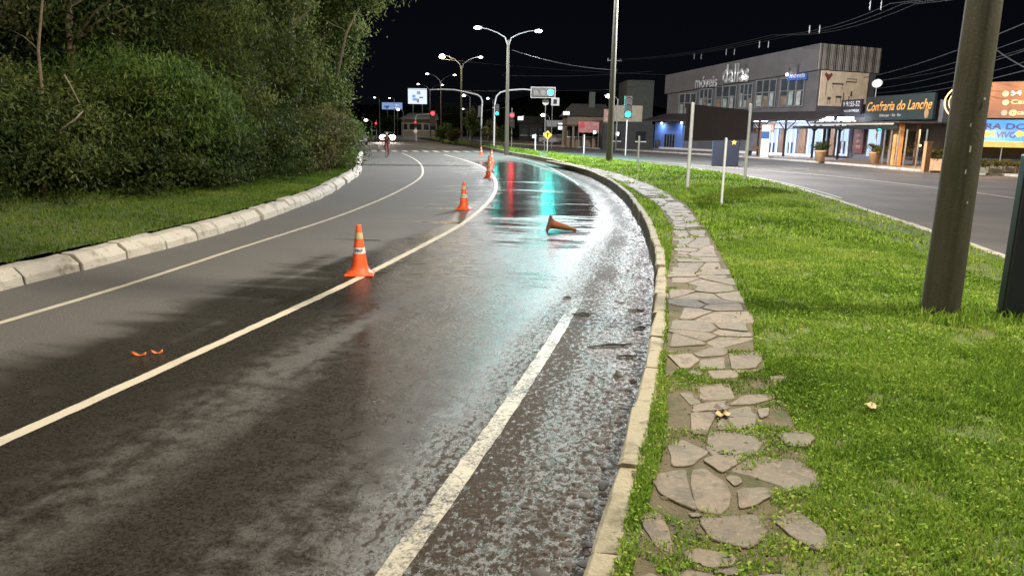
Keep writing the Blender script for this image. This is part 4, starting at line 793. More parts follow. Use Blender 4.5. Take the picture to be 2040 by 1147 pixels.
# yellow warning sign
p = at(1090, 304); q = atd(1090, 269, p.y); o = thing('road_sign', 'yellow diamond warning sign beyond the island', 'road sign', (p.x, p.y, 0)); mb = MB(); mb.tube([(0, 0, -.1), (0, 0, q.z)], .04, 8); mb.build('pole', M['galv'], o)
mb = MB(); mb.wallprism([(0, q.z - .42), (.42, q.z), (0, q.z + .42), (-.42, q.z)], -.07, -.05); mb.build('plate', simple('yellow_sign', (.7, .42, .02), .5), o); mb = MB(); mb.wallprism([(-.05, q.z - .2), (.05, q.z - .2), (.05, q.z + .05), (.15, q.z + .05), (0, q.z + .25), (-.15, q.z + .05), (-.05, q.z + .05)], -.076, -.071); mb.build('arrow_symbol', M['black'], o)
for (px, py, Y, r_, lab) in [(1087, 203, 78, .36, 'round sign hanging below the green arm light')]:
    q = atd(px, py, Y); o = thing('road_sign', lab, 'road sign', (q.x, Y, 0)); mb = MB(); mb.wallprism([(r_ * math.cos(a), q.z + r_ * math.sin(a)) for a in np.linspace(0, 6.283, 20, endpoint=False)], -.03, 0); mb.build('plate', M['white'], o); mb = MB(); mb.tube([(0, .04, -.1), (0, .04, q.z + .2)], .05, 8); mb.build('pole', M['galv_dull'], o)
q = atd(1106, 203, 84); o = thing('road_sign', 'square grey sign right of the round sign', 'road sign', (q.x, 84, 0)); mb = MB(); mb.rect(-.45, .45, q.z - .42, q.z + .42, -.03, 0); mb.build('plate', M['white'], o); mb = MB(); mb.rect(-.2, .2, q.z - .25, q.z + .25, -.04, -.031); mb.build('symbol', M['black'], o); mb = MB(); mb.tube([(-.3, .05, -.1), (-.3, .05, q.z + .3)], .05, 8); mb.build('pole', M['galv_dull'], o)
# bushes and small trees on the far island
for i, (px, pyb, Y, w, h, mt, tr, lab) in enumerate([(882, 283, 98, 2.0, 2.6, 'leaf_dark', .4, 'dark rounded bush on the far island under the red light'), (905, 284, 94, 1.6, 1.9, 'leaf_dry', .3, 'brownish bush right of the dark rounded bush'), (940, 290, 84, 1.7, 4.4, 'leaf_olive', 1., 'pale green young tree by the curved signal pole'), (974, 293, 78, 1.5, 2.9, 'leaf_dry', .9, 'reddish small tree with white-painted foot left of the lamp pole'), (1000, 285, 88, 1.8, 2.4, 'leaf_dark', .5, 'dark shrub behind the lamp pole')]):
    b = atd(px, pyb, Y); o = thing('small_tree', lab, 'tree', (b.x, Y, .15), 0, 'shrubs on the far island'); crown(o, [(0, 0, tr + (h - tr) * .42, w * .55, w * .55, (h - tr) * .42), (w * .2, 0, tr + (h - tr) * .68, w * .4, w * .4, (h - tr) * .34)], 2600, .2, mt, 400 + i); trunk_mb(h * .8, .07, (.1, 0), i, 4, .6).build('trunk', M['bark'], o)

# ------------------------------------------------------------------ buildings
class Facade:
    def __init__(s, P0, P1):
        s.o = Vector((P0[0], P0[1], 0)); d = Vector((P1[0] - P0[0], P1[1] - P0[1], 0)); s.len = d.length; s.d = d.normalized(); s.n = Vector((-s.d.y, s.d.x, 0)); s.rz = math.atan2(s.d.y, s.d.x)
    def hit(s, px, py, y=0.):
        r_ = ray(px, py); o = s.o + s.n * y - Vector((0, 0, CH)); k_ = o.dot(s.n) / r_.dot(s.n); p = Vector((0, 0, CH)) + r_ * k_; return (p - s.o).dot(s.d), p.z
    def rect(s, mb, px0, py0, px1, py1, y0, y1):   # pixel corners -> upright rectangle on the facade
        xa, za = s.hit(px0, py1, y0); xb, zb = s.hit(px1, py0, y0); zc = s.hit(px0, py0, y0)[1]; zd = s.hit(px1, py1, y0)[1]
        mb.rect(xa, xb, (za + zd) / 2, (zb + zc) / 2, y0, y1); return xa, xb, (za + zd) / 2, (zb + zc) / 2
    def world(s, x, y, z): return s.o + s.d * x + s.n * y + Vector((0, 0, z))
WALLG = simple('grey_cladding', (.115, .108, .112), .6, var=.2, scale=.6); DARKW = simple('dark_wall', (.03, .032, .03), .8, var=.3)
def corr_mat():
    t = NT('corrugated_sheet'); p = t.obj(); w = t.n('ShaderNodeTexWave', wave_type='BANDS', bands_direction='DIAGONAL'); t.put(w.inputs['Vector'], t.mapv(p, (1, 1, 0))); w.inputs['Scale'].default_value = 2.2
    n = t.noise(p, 1., 4); t.bsdf(t.mix(n, (.16, .14, .125), (.27, .235, .205)), .6, t.bump(w.outputs['Fac'], 1., .06), .2); return t.m
CORR = corr_mat()
WOOD = simple('brown_wood', (.16, .085, .045), .6, var=.35, scale=5); WOODL = simple('orange_wood', (.42, .22, .10), .6, var=.3, scale=5)
SHOPW = simple('blue_white_wall', (.5, .52, .56), .6, var=.12); PANE = simple('shop_glass', (.05, .06, .07), .06, var=.2); TILE = simple('pavement_tile', (.20, .14, .10), .8, var=.3, scale=2.5, bump=.3)
TUBE = glow('fluorescent_tube', (.72, .84, 1), 22.); LITW = glow('lit_interior', (.52, .68, 1), 1.15); WARMB = glow('warm_bulb', (1, .62, .22), 40.)
# footpath on the far side
fe = FOOTEDGE[(FOOTEDGE[:, 1] > 5) & (FOOTEDGE[:, 1] < 125)]; fo = fe + normals(fe) * 30; fi = fe + normals(fe) * .15; mb = MB(); n = len(fe)
mb.add([(x, y, .115) for x, y in fi] + [(x, y, .115) for x, y in fo], [(i, i + 1, n + i + 1, n + i) for i in range(n - 1)]); mb.f = [tuple(reversed(f)) for f in mb.f]; struct('footpath', mb, TILE)

# furniture store
C1, C2 = (26.6, 68.), (17.3, 88.)
fs = Facade(C2, C1); o = thing('furniture_store', 'two-storey grey furniture store with silver name letters and lit canopy', 'store', fs.o, fs.rz); LN = fs.len; DP = 7.4
x_, zn = fs.hit(1620, 88); zf = fs.hit(1352, 148)[1]
zf += (zf - zn) * 0; zb1 = fs.hit(1610, 141)[1]; zb0 = fs.hit(1352, 186)[1]
mb = MB(); mb.wallprism([(0, 0), (LN, 0), (LN, zb1), (0, zb0)], .30, DP); mb.build('wall', WALLG, o)
mb = MB(); mb.wallprism([(-.2, zb0), (LN + .05, zb1), (LN + .05, zn), (-.2, zf)], 0., DP + .1); mb.build('parapet', WALLG, o)
mb = MB(); mb.rect(LN + .06, LN + .16, zb1 + .05, zn - .02, .02, DP + .2)
for i in range(34): mb.rect(LN + .16, LN + .21, zb1 + .05, zn - .02, .1 + i * .22, .2 + i * .22)
mb.build('corrugated_panel', CORR, o)
BEIGE = simple('beige_poster', (.78, .62, .44), .6, var=.15, scale=1.5); mb = MB(); zpb = 4.6; mb.rect(LN + .03, LN + .1, zpb, zb1 - .02, .5, DP - 1.0); po = mb.build('poster', BEIGE, o)
BRN = simple('brown_print', (.20, .06, .05), .6); DRK = simple('dark_print', (.06, .05, .04), .6); mb = MB()
# printed furniture outlines: a lamp, a table, chairs, a sofa
def side_rect(mb, y0, y1, z0, z1): mb.rect(LN + .1, LN + .112, z0, z1, y0, y1)
H_ = zb1 - zpb
for a in [(1.2, 1.25, .3, .75), (1.9, 3.3, .62, .66), (2.0, 2.04, .5, .62), (3.15, 3.19, .5, .62), (3.6, 4.9, .70, .73), (3.6, 3.64, .62, .7), (4.86, 4.9, .7, .8), (3.6, 4.9, .79, .81), (1.5, 1.9, .18, .26), (1.55, 1.6, .05, .18), (1.8, 1.85, .05, .18), (2.5, 3.2, .24, .30), (2.55, 2.6, .1, .24), (3.1, 3.15, .1, .24), (4.3, 4.5, .3, .45), (3.4, 3.5, .05, .4), (4.1, 4.2, .05, .3)]: side_rect(mb, a[0], a[1], zpb + a[2] * H_, zpb + a[3] * H_)
mb.build('furniture_print', DRK, po); mb = MB()
mb.add([(LN + .113, y, zpb + z * H_) for y, z in ((1.0, .95), (1.35, .88), (1.7, .95), (1.85, .88), (1.35, .70), (.85, .88))], [(0, 1, 2, 3, 4, 5)]); mb.build('heart_print', BRN, po)
# name letters
SILV = simple('silver_letters', (.62, .62, .62), .35, .3)
xa, za = fs.hit(1440, 165); xb, zb = fs.hit(1493, 157); hT = fs.hit(1465, 133)[1] - fs.hit(1465, 160)[1]
text_mesh('name_letters', 'dallas', SILV, o, xa, (za + zb) / 2 - .1, hT * 1.36, y=-.12, w=xb - xa, bold=.028, depth=.10)
xa, za = fs.hit(1386, 176); xb, zb = fs.hit(1430, 168); hT2 = fs.hit(1410, 152)[1] - fs.hit(1410, 172)[1]
text_mesh('name_letters', 'móveis', simple('dim_letters', (.50, .50, .51), .4, .2), o, xa, (za + zb) / 2 - .1, hT2 * 1.15, y=-.12, w=xb - xa, bold=.02, depth=.10)
# upper show windows
FR = simple('window_frame', (.25, .26, .27), .5, .3); INT = simple('dim_interior', (.12, .13, .12), .8, var=.5, scale=.8)
wins = [(1352, 187, 1388, 228), (1392, 178, 1420, 222), (1424, 172, 1468, 220), (1472, 168, 1500, 216), (1504, 160, 1548, 214), (1552, 156, 1604, 212)]
DISP = [simple('pale_green_display', (.30, .36, .32), .6, var=.4, scale=2), simple('pale_grey_display', (.36, .36, .34), .6, var=.4, scale=2), simple('brown_display', (.20, .15, .11), .6, var=.4, scale=2)]
for i, wq in enumerate(wins):
    mb = MB(); x0, x1, z0, z1 = fs.rect(mb, *wq, .20, .29); w = mb.build('window', PANE, o); mb = MB()
    for q in np.linspace(x0, x1, 4): mb.rect(q - .04, q + .04, z0 - .05, z1 + .05, .12, .199)
    for q in (z0, z0 + (z1 - z0) * .55, z1): mb.rect(x0 - .05, x1 + .05, q - .04, q + .04, .10, .119)
    mb.build('frame', FR, w)
    for j in range(3):
        q = x0 + (x1 - x0) * (j + .12) / 3; hh = (z1 - z0) * rng.uniform(.25, .7); mb = MB(); mb.rect(q, q + (x1 - x0) * rng.uniform(.14, .26), z0 + .1, z0 + hh, .192, .1995); mb.build('display_item', DISP[(i + j) % 3], w)
mb = MB(); fs.rect(mb, 1568, 147, 1607, 160, .02, .16); bs = mb.build('blue_sign', simple('blue_sign_print', (.05, .12, .42), .5), o); xa, za = fs.hit(1573, 156); xb, zb = fs.hit(1603, 152); text_mesh('lettering', 'móveis', M['white'], bs, xa, za, .45, y=.01, w=xb - xa, depth=0)
for px, py, lab in [(1480, 154, 'bulb'), (1568, 149, 'bulb')]:
    x, z = fs.hit(px, py, -.3); mb = MB(); mb.ball((x, -.3, z), .13, 10); mb.build('floodlight', GL['white'], o)
# canopy with fluorescent tubes
CAN = simple('canopy_roof', (.055, .045, .045), .7, var=.3)
zc0 = fs.hit(1600, 222)[1]; zc1 = fs.hit(1600, 236, -2.6)[1]; xL, _ = fs.hit(1320, 230)
mb = MB(); mb.add([(xL, .29, zc0), (LN + 3.2, .29, zc0), (LN + 3.2, -2.8, zc1 - .1), (xL, -2.8, zc1 - .1), (xL, .29, zc0 - .15), (LN + 3.2, .29, zc0 - .15), (LN + 3.2, -2.8, zc1 - .25), (xL, -2.8, zc1 - .25)], [(0, 3, 2, 1), (4, 5, 6, 7), (3, 7, 6, 2), (0, 1, 5, 4), (1, 2, 6, 5), (0, 4, 7, 3)]); cn = mb.build('canopy', CAN, o)
for (p0, p1) in [((1502, 239), (1530, 239)), ((1551, 238.5), (1604, 238.5)), ((1610, 237), (1660, 236)), ((1670, 236), (1700, 236))]:
    xa, za = fs.hit(*p0, -1.6); xb, zb = fs.hit(*p1, -1.6); za = (za + zb) / 2; mb = MB(); mb.rect(xa, xb, za - .16, za + .10, -1.7, -1.55); mb.build('light_tube', TUBE, o)
    q = fs.world((xa + xb) / 2, -1.6, za - .25); area_light('shop_light', q, 260, (.62, .76, 1), target=q - Vector((0, 0, 1)), sx=.2, sy=.2)
for px in (1560, 1617, 1508, 1668):      # forked canopy posts
    x, z = fs.hit(px, 312, -2.5); mb = MB(); mb.rect(x - .07, x + .07, .1, zc1 - .2, -2.57, -2.43)
    for s in (-1, 1): mb.tube([(x, -2.5, zc1 - 1.1), (x + s * 1.0, -2.4, zc1 - .25)], .05, 6)
    mb.build('canopy_post', M['black'], o)
# ground floor: white fascia, glass doors, wood strips
mb = MB(); fs.rect(mb, 1500, 240, 1705, 256, .18, .295); mb.build('fascia', SHOPW, o)
mb = MB(); mb.rect(xL, LN + .5, .12, .32, -.25, .295); mb.build('step', M['white'], o)
for (a, b, nm, mt) in [(1505, 1526, 'door_panel', WOOD), (1552, 1562, 'door_panel', WOOD), (1588, 1606, 'door_panel', WOOD), (1641, 1648, 'door_panel', FR), (1650, 1664, 'door_panel', WOOD), (1694, 1700, 'door_panel', FR)]:
    mb = MB(); fs.rect(mb, a, 257, b, 310, .16, .297); mb.build(nm, mt, o)
for (a, b) in [(1526, 1551), (1563, 1587), (1607, 1640), (1665, 1693)]:
    mb = MB(); x0, x1, z0, z1 = fs.rect(mb, a, 257, b, 311, .24, .296); d_ = mb.build('glass_door', LITW, o); mb = MB()
    for q in np.linspace(x0, x1, 3): mb.rect(q - .05, q + .05, z0, z1, .17, .239)
    mb.build('frame', M['white'], d_)
    for q in (.3, .62):
        mb = MB(); mb.rect(x0 + (x1 - x0) * q, x0 + (x1 - x0) * (q + .14), z0 + .2, z0 + 1.25, .18, .236); mb.build('display_item', [DARKW, M['ink'], FR][int(q * 10) % 3], d_)
mb = MB(); fs.rect(mb, 1506, 247, 1542, 263, .05, .15); sg = mb.build('orange_sign', simple('orange_sign_print', (.62, .20, .07), .5), o); xa, za = fs.hit(1510, 258); xb, zb = fs.hit(1538, 257); text_mesh('lettering', 'CRÉDITO', M['white'], sg, xa, za, .42, y=.045, w=xb - xa, depth=0)
# blue lit bay on the left
mb = MB(); fs.rect(mb, 1302, 244, 1360, 302, .05, .29); bay = mb.build('blue_wall', simple('blue_wall', (.10, .18, .42), .6, var=.1), o)
for (a, b, c_, d_) in [(1322, 268, 1345, 300), (1304, 279, 1316, 298)]:
    mb = MB(); x0, x1, z0, z1 = fs.rect(mb, a, b, c_, d_, .0, .049); w = mb.build('window', M['navy'], bay); mb = MB()
    for q in np.linspace(x0, x1, 5): mb.rect(q - .03, q + .03, z0, z1, -.03, -.001)
    mb.build('frame', FR, w)
for (px, py) in ((1358, 245), (1318, 246)):
    x, z = fs.hit(px, py, -.2); mb = MB(); mb.ball((x, -.2, z), .12, 8); mb.build('floodlight', GL['white'], o); q = fs.world(x, -.5, z); area_light('wall_light', q, 60, (.55, .7, 1), .15, fs.world(x - .6, 0, z - 3))
# totem sign in front of the store
p = at(1522, 316); o = thing('pylon_sign', 'white pylon sign with bright blue square in front of the store doors', 'sign', (p.x, p.y, .115), fs.rz + .5); mb = MB(); mb.rect(-.35, .35, 0, 2.7, -.06, .06); mb.build('pylon', M['white'], o); mb = MB(); mb.rect(-.36, .30, 1.55, 2.15, -.075, -.061); mb.build('blue_square', glow('blue_panel', (.02, .25, .8), .6), o); mb = MB(); mb.rect(-.5, -.36, 0, 2.2, -.05, .05); mb.build('brown_post', WOOD, o)
p = at(1503, 313); o = thing('bench', 'dark slatted bench in front of the store left of the pylon sign', 'bench', (p.x, p.y, .115), fs.rz); mb = MB(); mb.rect(-.7, .7, .42, .47, -.2, .2); mb.build('seat', WOOD, o); mb = MB(); mb.rect(-.7, .7, .6, .85, .18, .22); mb.build('backrest', WOOD, o)
for s in (-1, 1): mb = MB(); mb.rect(s * .6 - .03, s * .6 + .03, 0, .42, -.18, .18); mb.build('leg', M['black'], o)

# sandwich shop
ra = Facade((28.3, 64.), (29.0, 50.6)); o = thing('sandwich_shop', 'low sandwich shop with dark sign in orange script', 'shop', ra.o, ra.rz)
xs0 = ra.hit(1672, 230)[0]; xs1 = ra.hit(1864, 230)[0]
mb = MB(); mb.rect(xs0, xs1, .1, 4.6, .5, 8); mb.build('wall', WALLG, o)
SG = simple('dark_sign', (.022, .03, .032), .5, var=.2); mb = MB(); x0, x1, z0, z1 = ra.rect(mb, 1722, 190, 1863, 239, .0, .18); sg = mb.build('sign_board', SG, o)
ORS = simple('orange_script', (.86, .40, .10), .5, var=.1, emis=(1, .45, .1), estr=.10); xa, za = ra.hit(1727, 222); xb, zb = ra.hit(1858, 206)
def skew(x, y, z): return (x, y, z)
text_mesh('script_lettering', 'Confraria do Lanche', ORS, sg, xa, (za + zb) / 2 - .18, .72, y=-.02, w=xb - xa, shear=.32, bold=.012, depth=.02)
xa2, za2 = ra.hit(1752, 230); xb2, _ = ra.hit(1796, 226); text_mesh('small_lettering', 'Xisburger · Xis · Bar', M['white'], sg, xa2, za2 - .1, .2, y=-.02, w=xb2 - xa2, depth=0)
mb = MB(); xx, zz = ra.hit(1846, 226); mb.wallprism([(xx + .26 * math.cos(a), zz + .34 * math.sin(a)) for a in np.linspace(0, 6.283, 14, endpoint=False)], -.02, -.001); mb.build('round_emblem', WOODL, sg)
mb = MB(); x0, x1, z0, z1 = ra.rect(mb, 1674, 199, 1717, 229, -.02, .16); sb = mb.build('phone_board', simple('black_board', (.02, .016, .022), .5), o)
xa, za = ra.hit(1680, 213); xb, _ = ra.hit(1713, 210); text_mesh('lettering', '9 9155-52', M['white'], sb, xa, za, .42, y=-.03, w=xb - xa, depth=0); xa, za = ra.hit(1680, 224); xb, _ = ra.hit(1712, 221); text_mesh('lettering', 'TELE ENTREGA', M['white'], sb, xa, za, .2, y=-.03, w=xb - xa, depth=0)
# canopy and pergola
xa, za = ra.hit(1598, 254, -3.2); xb, zb = ra.hit(1895, 247, -3.2); xq = ra.hit(1690, 245, -1)[0]
mb = MB(); mb.rect(xq - 2.2, xs1 + 1.2, 2.98, 3.08, -3.2, .5); mb.build('canopy', CAN, o); mb = MB(); mb.rect(xq - 5.5, xs1 + 1.2, 2.55, 2.80, -3.3, -3.15); mb.build('pergola_beam', M['black'], o)
mb = MB(); mb.rect(xs0 + 2.5, xs1 + .8, 2.86, 2.97, -3.34, -3.31); mb.build('canopy_trim', simple('pale_trim', (.42, .36, .28), .6), o)
for px in (1757, 1770, 1785, 1800, 1825, 1840):
    x, z = ra.hit(px, 320, -3.1); mb = MB(); mb.rect(x - .035, x + .035, .11, 2.55, -3.13, -3.06); mb.build('awning_post', FR, o)
for px in (1770, 1822): x, z = ra.hit(px, 320, -.4); mb = MB(); mb.rect(x - .09, x + .09, .11, 2.97, -.5, -.32); mb.build('timber_post', WOODL, o)
mb = MB(); ra.rect(mb, 1725, 258, 1752, 312, .30, .49); mb.build('glass_door', LITW, o)
mb = MB(); ra.rect(mb, 1697, 258, 1722, 305, .35, .5); pn = mb.build('menu_panel', BRN, o); mb = MB()
for q in (.25, .5, .75): xx, zz = ra.hit(1709, 258 + 47 * q, .3); mb.rect(xx - .35, xx + .3, zz - .12, zz + .12, .33, .349)
mb.build('food_picture', WOODL, pn)
mb = MB(); ra.rect(mb, 1757, 262, 1850, 318, .44, .498); mb.build('shopfront', DARKW, o)
x, z = ra.hit(1850, 300, -2); mb = MB(); mb.rect(xs1 - .35, xs1 + .25, .11, 2.97, -2.6, -2.2); mb.build('orange_pillar', simple('orange_plaster', (.60, .30, .10), .7), o)
for (px, py) in ((1781, 290), (1833, 290)):
    x, z = ra.hit(px, py, -1.5); mb = MB(); mb.ball((x, -1.5, z), .06, 8); mb.build('bulb', WARMB, o)

# orange restaurant
rb = Facade((28.1, 49.0), (33.6, 44.2)); o = thing('orange_restaurant', 'restaurant with lit orange-brown signboard and blue banner', 'restaurant', rb.o, rb.rz)
mb = MB(); mb.rect(0, 11, .1, 5.2, .5, 7); mb.build('wall', DARKW, o)
OB1 = simple('orange_board', (.50, .22, .07), .5, var=.2, scale=1.2); OB2 = simple('brown_board', (.17, .085, .05), .5, var=.2, scale=1.)
x1_ = rb.hit(1925, 200)[0]; zt = rb.hit(1872, 166)[1]; zb_ = rb.hit(1872, 235)[1]
mb = MB(); mb.rect(0.02, x1_, zb_, zt - .55, .1, .3); ob = mb.build('sign_board', OB1, o); mb = MB(); mb.rect(x1_ + .004, 11, zb_, zt - .55, .1, .3); ob2 = mb.build('sign_board', OB2, o); mb = MB(); mb.rect(.02, 11, zt - .545, zt, .08, .3); mb.build('top_board', OB2, o)
CRM = simple('cream_print', (.80, .55, .30), .5, var=.1); xc, zc = rb.hit(1925, 200); 
for r_, wd in ((1.22, .10), (.98, .05)):
    mb = MB(); pts = np.linspace(0, 2 * math.pi, 41)
    mb.add([(xc + (r_ + s * wd / 2) * math.cos(a), .085, zc - .1 + (r_ + s * wd / 2) * math.sin(a) * .88) for a in pts for s in (-1, 1)], [(2 * i, 2 * i + 1, 2 * i + 3, 2 * i + 2) for i in range(40)]); mb.f = [tuple(reversed(f)) for f in mb.f]; mb.build('ring_logo', CRM, ob2)
mb = MB(); mb.wallprism([(xc + 1.0, zc + .75), (xc + 1.25, zc + .55), (xc + 1.35, zc + .9), (xc + 1.15, zc + 1.25), (xc + 1.05, zc + 1.0)], .08, .094); mb.build('flame_logo', CRM, ob2)
for (s, px, py, h, w) in [('54 3028-0', 2013, 190, .34, 2.3), ('Cantina', 2013, 207, .26, 1.7), ('@cantinabr', 2009, 228, .26, 2.0)]:
    x, z = rb.hit(px, py); text_mesh('lettering', s, M['white'] if h > .3 else CRM, ob2, x, z, h, y=.09, w=w, bold=.02, depth=0)
for i, (px, py) in enumerate([(2003, 187), (2003, 204), (2000, 225)]):
    x, z = rb.hit(px, py); mb = MB(); mb.wallprism([(x + .17 * math.cos(a), z + .17 * math.sin(a)) for a in np.linspace(0, 6.283, 14, endpoint=False)], .08, .097); mb.build('contact_symbol', [CRM, CRM, simple('pink_print', (.7, .25, .2), .5)][i], ob2)
mb = MB(); xa, _ = rb.hit(1905, 260, -.6); z1 = rb.hit(2000, 239, -.6)[1]; z0 = rb.hit(2000, 282, -.6)[1]; mb.rect(xa, 9.5, z0, z1, -.62, -.58); bn = mb.build('banner', simple('blue_banner', (.03, .20, .85), .5, var=.1, scale=1.), o)
x, z = rb.hit(1930, 256, -.6); text_mesh('lettering', 'FEIRA DO PEIXE', M['ink'], bn, x, z - .03, .36, y=-.63, w=5.0, bold=.025, depth=0, shear=.08)
x, z = rb.hit(1984, 273, -.6); text_mesh('lettering', 'VIVO', M['ink'], bn, x, z - .03, .34, y=-.63, w=1.05, bold=.03, depth=0, shear=.1)
FISH = simple('orange_fish_print', (.75, .38, .08), .5, var=.25, scale=8)
for px in (1968, 2033):
    x, z = rb.hit(px, 267, -.6); mb = MB(); mb.wallprism([(x - .32, z), (x - .1, z + .2), (x + .18, z + .1), (x + .38, z + .22), (x + .32, z), (x + .38, z - .22), (x + .18, z - .1), (x - .1, z - .2)], -.635, -.622); mb.build('fish_print', FISH, bn)
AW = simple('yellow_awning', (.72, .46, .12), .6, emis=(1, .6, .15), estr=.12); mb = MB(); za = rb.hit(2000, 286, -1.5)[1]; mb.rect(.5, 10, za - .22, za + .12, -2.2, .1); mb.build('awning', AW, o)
mb = MB(); mb.rect(2.2, 10, .11, 1.1, -1.2, -1.0); mb.build('counter', DARKW, o)
for x in (3.3, 6.1): mb = MB(); mb.rect(x, x + .06, .11, za - .23, -2.1, -2.04); mb.build('awning_post', FR, o)
for x in (1.0, 4.5, 8.0):   # lit bulbs over the board and under the awning
    mb = MB(); mb.tube([(x, .1, zt + .05), (x, -.9, zt + .35), (x, -1.0, zt + .3)], .02, 6); mb.ball((x, -1.0, zt + .24), .07, 8); mb.build('sign_lamp', WARMB, o); q = rb.world(x, -1.05, zt + .15); area_light('sign_light', q, 190, (1, .55, .18), .2, rb.world(x, .1, zt - 1.6))
for x in (-1.0, 2.5, 6.5): q = rb.world(x, -1.8, 2.75); area_light('awning_light', q, 170, (1, .55, .18), .3, q - Vector((0, 0, 1)))
for x in (6.5,): q = rb.world(x, -2.6, 4.9); area_light('banner_fill', q, 260, (.9, .9, 1), .2, rb.world(x, -.6, 3.2))  # added fill lamp without a fixture, brightens the blue banner
for x in (4., 8.5): q = ra.world(xs1 - x, -2.2, 2.85); area_light('pergola_light', q, 24, (1, .58, .22), .25, q - Vector((0, 0, 1)))
# planters, bollards on the footpath
POT = simple('clay_pot', (.55, .33, .17), .7, var=.2, scale=4)
def planter(label, px, py, s, mat, seed, w=1.):
    p = at(px, py, .115); o = thing('planter', label, 'planter', p, 0, 'clay planters on the footpath'); mb = MB(); mb.lathe([(.0, .0), (.26 * s, 0), (.36 * s, .62 * s), (.40 * s, .64 * s), (.40 * s, .72 * s), (.34 * s, .72 * s), (.32 * s, .62 * s), (0, .6 * s)], 20); mb.build('pot', POT, o)
    V, F_, T = leaf_cloud([(0, 0, 1.0 * s, .5 * s * w, .5 * s * w, .36 * s)], 1500, .11, seed); mesh_np('plant', V, F_, M[mat], o, {'tint': T}); return o
planter('clay planter with a dark bush in front of the lit store door', 1633, 322, 1.15, 'leaf_dark', 501)
planter('clay planter with yellow-green bush below the small green signal', 1741, 326, 1.15, 'leaf_pot', 502, 1.1)
planter('clay planter with flat trimmed bush left of the wooden bollard', 1790, 329, 1.1, 'leaf_pot', 503, 1.35)
p = at(1842, 343, .115); o = thing('bollard', 'tall orange-lit wooden bollard at the kerb corner', 'bollard', p); zt_ = atd(1846, 284, p.y).z - .115; mb = MB(); mb.box((0, 0, zt_ / 2), (.32, .32, zt_)); mb.build('shaft', WOODL, o, .02); mb = MB(); mb.box((0, 0, zt_ + .03), (.36, .36, .06)); mb.build('cap', WOODL, o, .01)
p = at(1862, 340, .115); o = thing('planter_box', 'low orange planter box with shrub right of the wooden bollard', 'planter', p, rb.rz); mb = MB(); mb.box((0, 0, .35), (1.1, .5, .7)); mb.build('box', POT, o, .02); V, F_, T = leaf_cloud([(0, 0, .95, .6, .35, .35)], 1200, .11, 504); mesh_np('plant', V, F_, M['leaf_pot'], o, {'tint': T})
for i, px in enumerate((1958, 1985, 2010, 2032)):
    p = at(px, 345, .115); o = thing('flower_tub', ['leftmost flower tub before the blue banner shop', 'second flower tub right of the big pole', 'third flower tub before the dark counter', 'flower tub at the right picture edge'][i], 'planter', p, rb.rz, 'flower tubs before the restaurant'); mb = MB(); mb.box((0, 0, .2), (.6, .45, .4)); mb.build('tub', M['rkerb'], o, .02); V, F_, T = leaf_cloud([(0, 0, .55, .38, .3, .22)], 600, .1, 510 + i); mesh_np('plant', V, F_, M['leaf_pot'], o, {'tint': T})

# ------------------------------------------------------------------ the far side of the crossing
GW = simple('green_grey_wall', (.11, .12, .105), .8, var=.2); ROOF = simple('dull_roof', (.10, .095, .08), .8, var=.2); TAN = simple('tan_wall', (.22, .17, .12), .8, var=.2); BRICKD = simple('dark_brick', (.10, .05, .04), .8, var=.3)
def house(name, label, px0, px1, py_top, py_base, Y, depth, mat, roof=None, cat='building', win=0, roofup=0.):
    a = atd(px0, py_base, Y); b = atd(px1, py_base, Y); zt_ = atd((px0 + px1) / 2, py_top, Y).z; o = thing(name, label, cat, (a.x, Y, 0)); W_ = b.x - a.x; mb = MB(); mb.rect(0, W_, -.1, zt_, 0, depth); mb.build('wall', mat, o)
    if roof:
        mb = MB(); mb.add([(-.5, -.6, zt_ + .01), (W_ + .5, -.6, zt_ + .01), (W_ + .5, depth + .5, zt_ + .01), (-.5, depth + .5, zt_ + .01), (W_ * .15, depth * .5, zt_ + roofup), (W_ * .95, depth * .5, zt_ + roofup)], [(0, 1, 5, 4), (1, 2, 5), (2, 3, 4, 5), (3, 0, 4), (3, 2, 1, 0)]); mb.build('roof', roof, o)
    for i in range(win):
        x = W_ * (i + .5) / win; mb = MB(); mb.rect(x - .55, x + .55, zt_ * .35, zt_ * .72, -.06, -.001); w = mb.build('window', M['glass'], o); mb = MB(); mb.rect(x - .62, x + .62, zt_ * .35 - .1, zt_ * .35 - .01, -.12, -.001); mb.build('sill', M['white'], w)
    return o, W_, zt_
o, W_, zt_ = house('corner_house', 'dim house with hipped roof and chimney behind the red banner', 1128, 1215, 232, 300, 92, 9, TAN, ROOF, win=4, roofup=1.6)
mb = MB(); mb.rect(2.9, 3.6, zt_ + .3, zt_ + 3.0, 3.0, 3.7); mb.build('chimney', GW, o); mb = MB(); mb.rect(-1.2, W_ * .6, 2.5, 2.7, -2.5, -.01); mb.build('porch_roof', BRICKD, o)
for q in np.linspace(-.6, 3.0, 4): mb = MB(); mb.rect(q - .12, q + .12, 0, 2.49, -2.4, -2.16); mb.build('porch_column', TAN, o)
a = atd(1152, 264, 88); b = atd(1194, 243, 88); o = thing('banner', 'pale red and white banner across the corner house', 'banner', (a.x, 88, 0)); mb = MB(); mb.rect(0, b.x - a.x, a.z, b.z, 0, .04); mb.build('cloth', simple('pink_banner', (.55, .22, .2), .6, var=.35, scale=3), o)
mb = MB(); mb.rect(.1, .7, a.z + .5, b.z - .05, -.012, -.001); mb.build('red_patch', simple('red_print', (.7, .03, .04), .5), o)
for x in (.05, b.x - a.x - .05): mb = MB(); mb.tube([(x, .08, -.1), (x, .08, b.z)], .04, 6); mb.build('pole', FR, o)
o, W_, zt_ = house('green_grey_block', 'tall windowless green-grey block between lamp pole and store', 1243, 1296, 160, 300, 104, 8, GW)
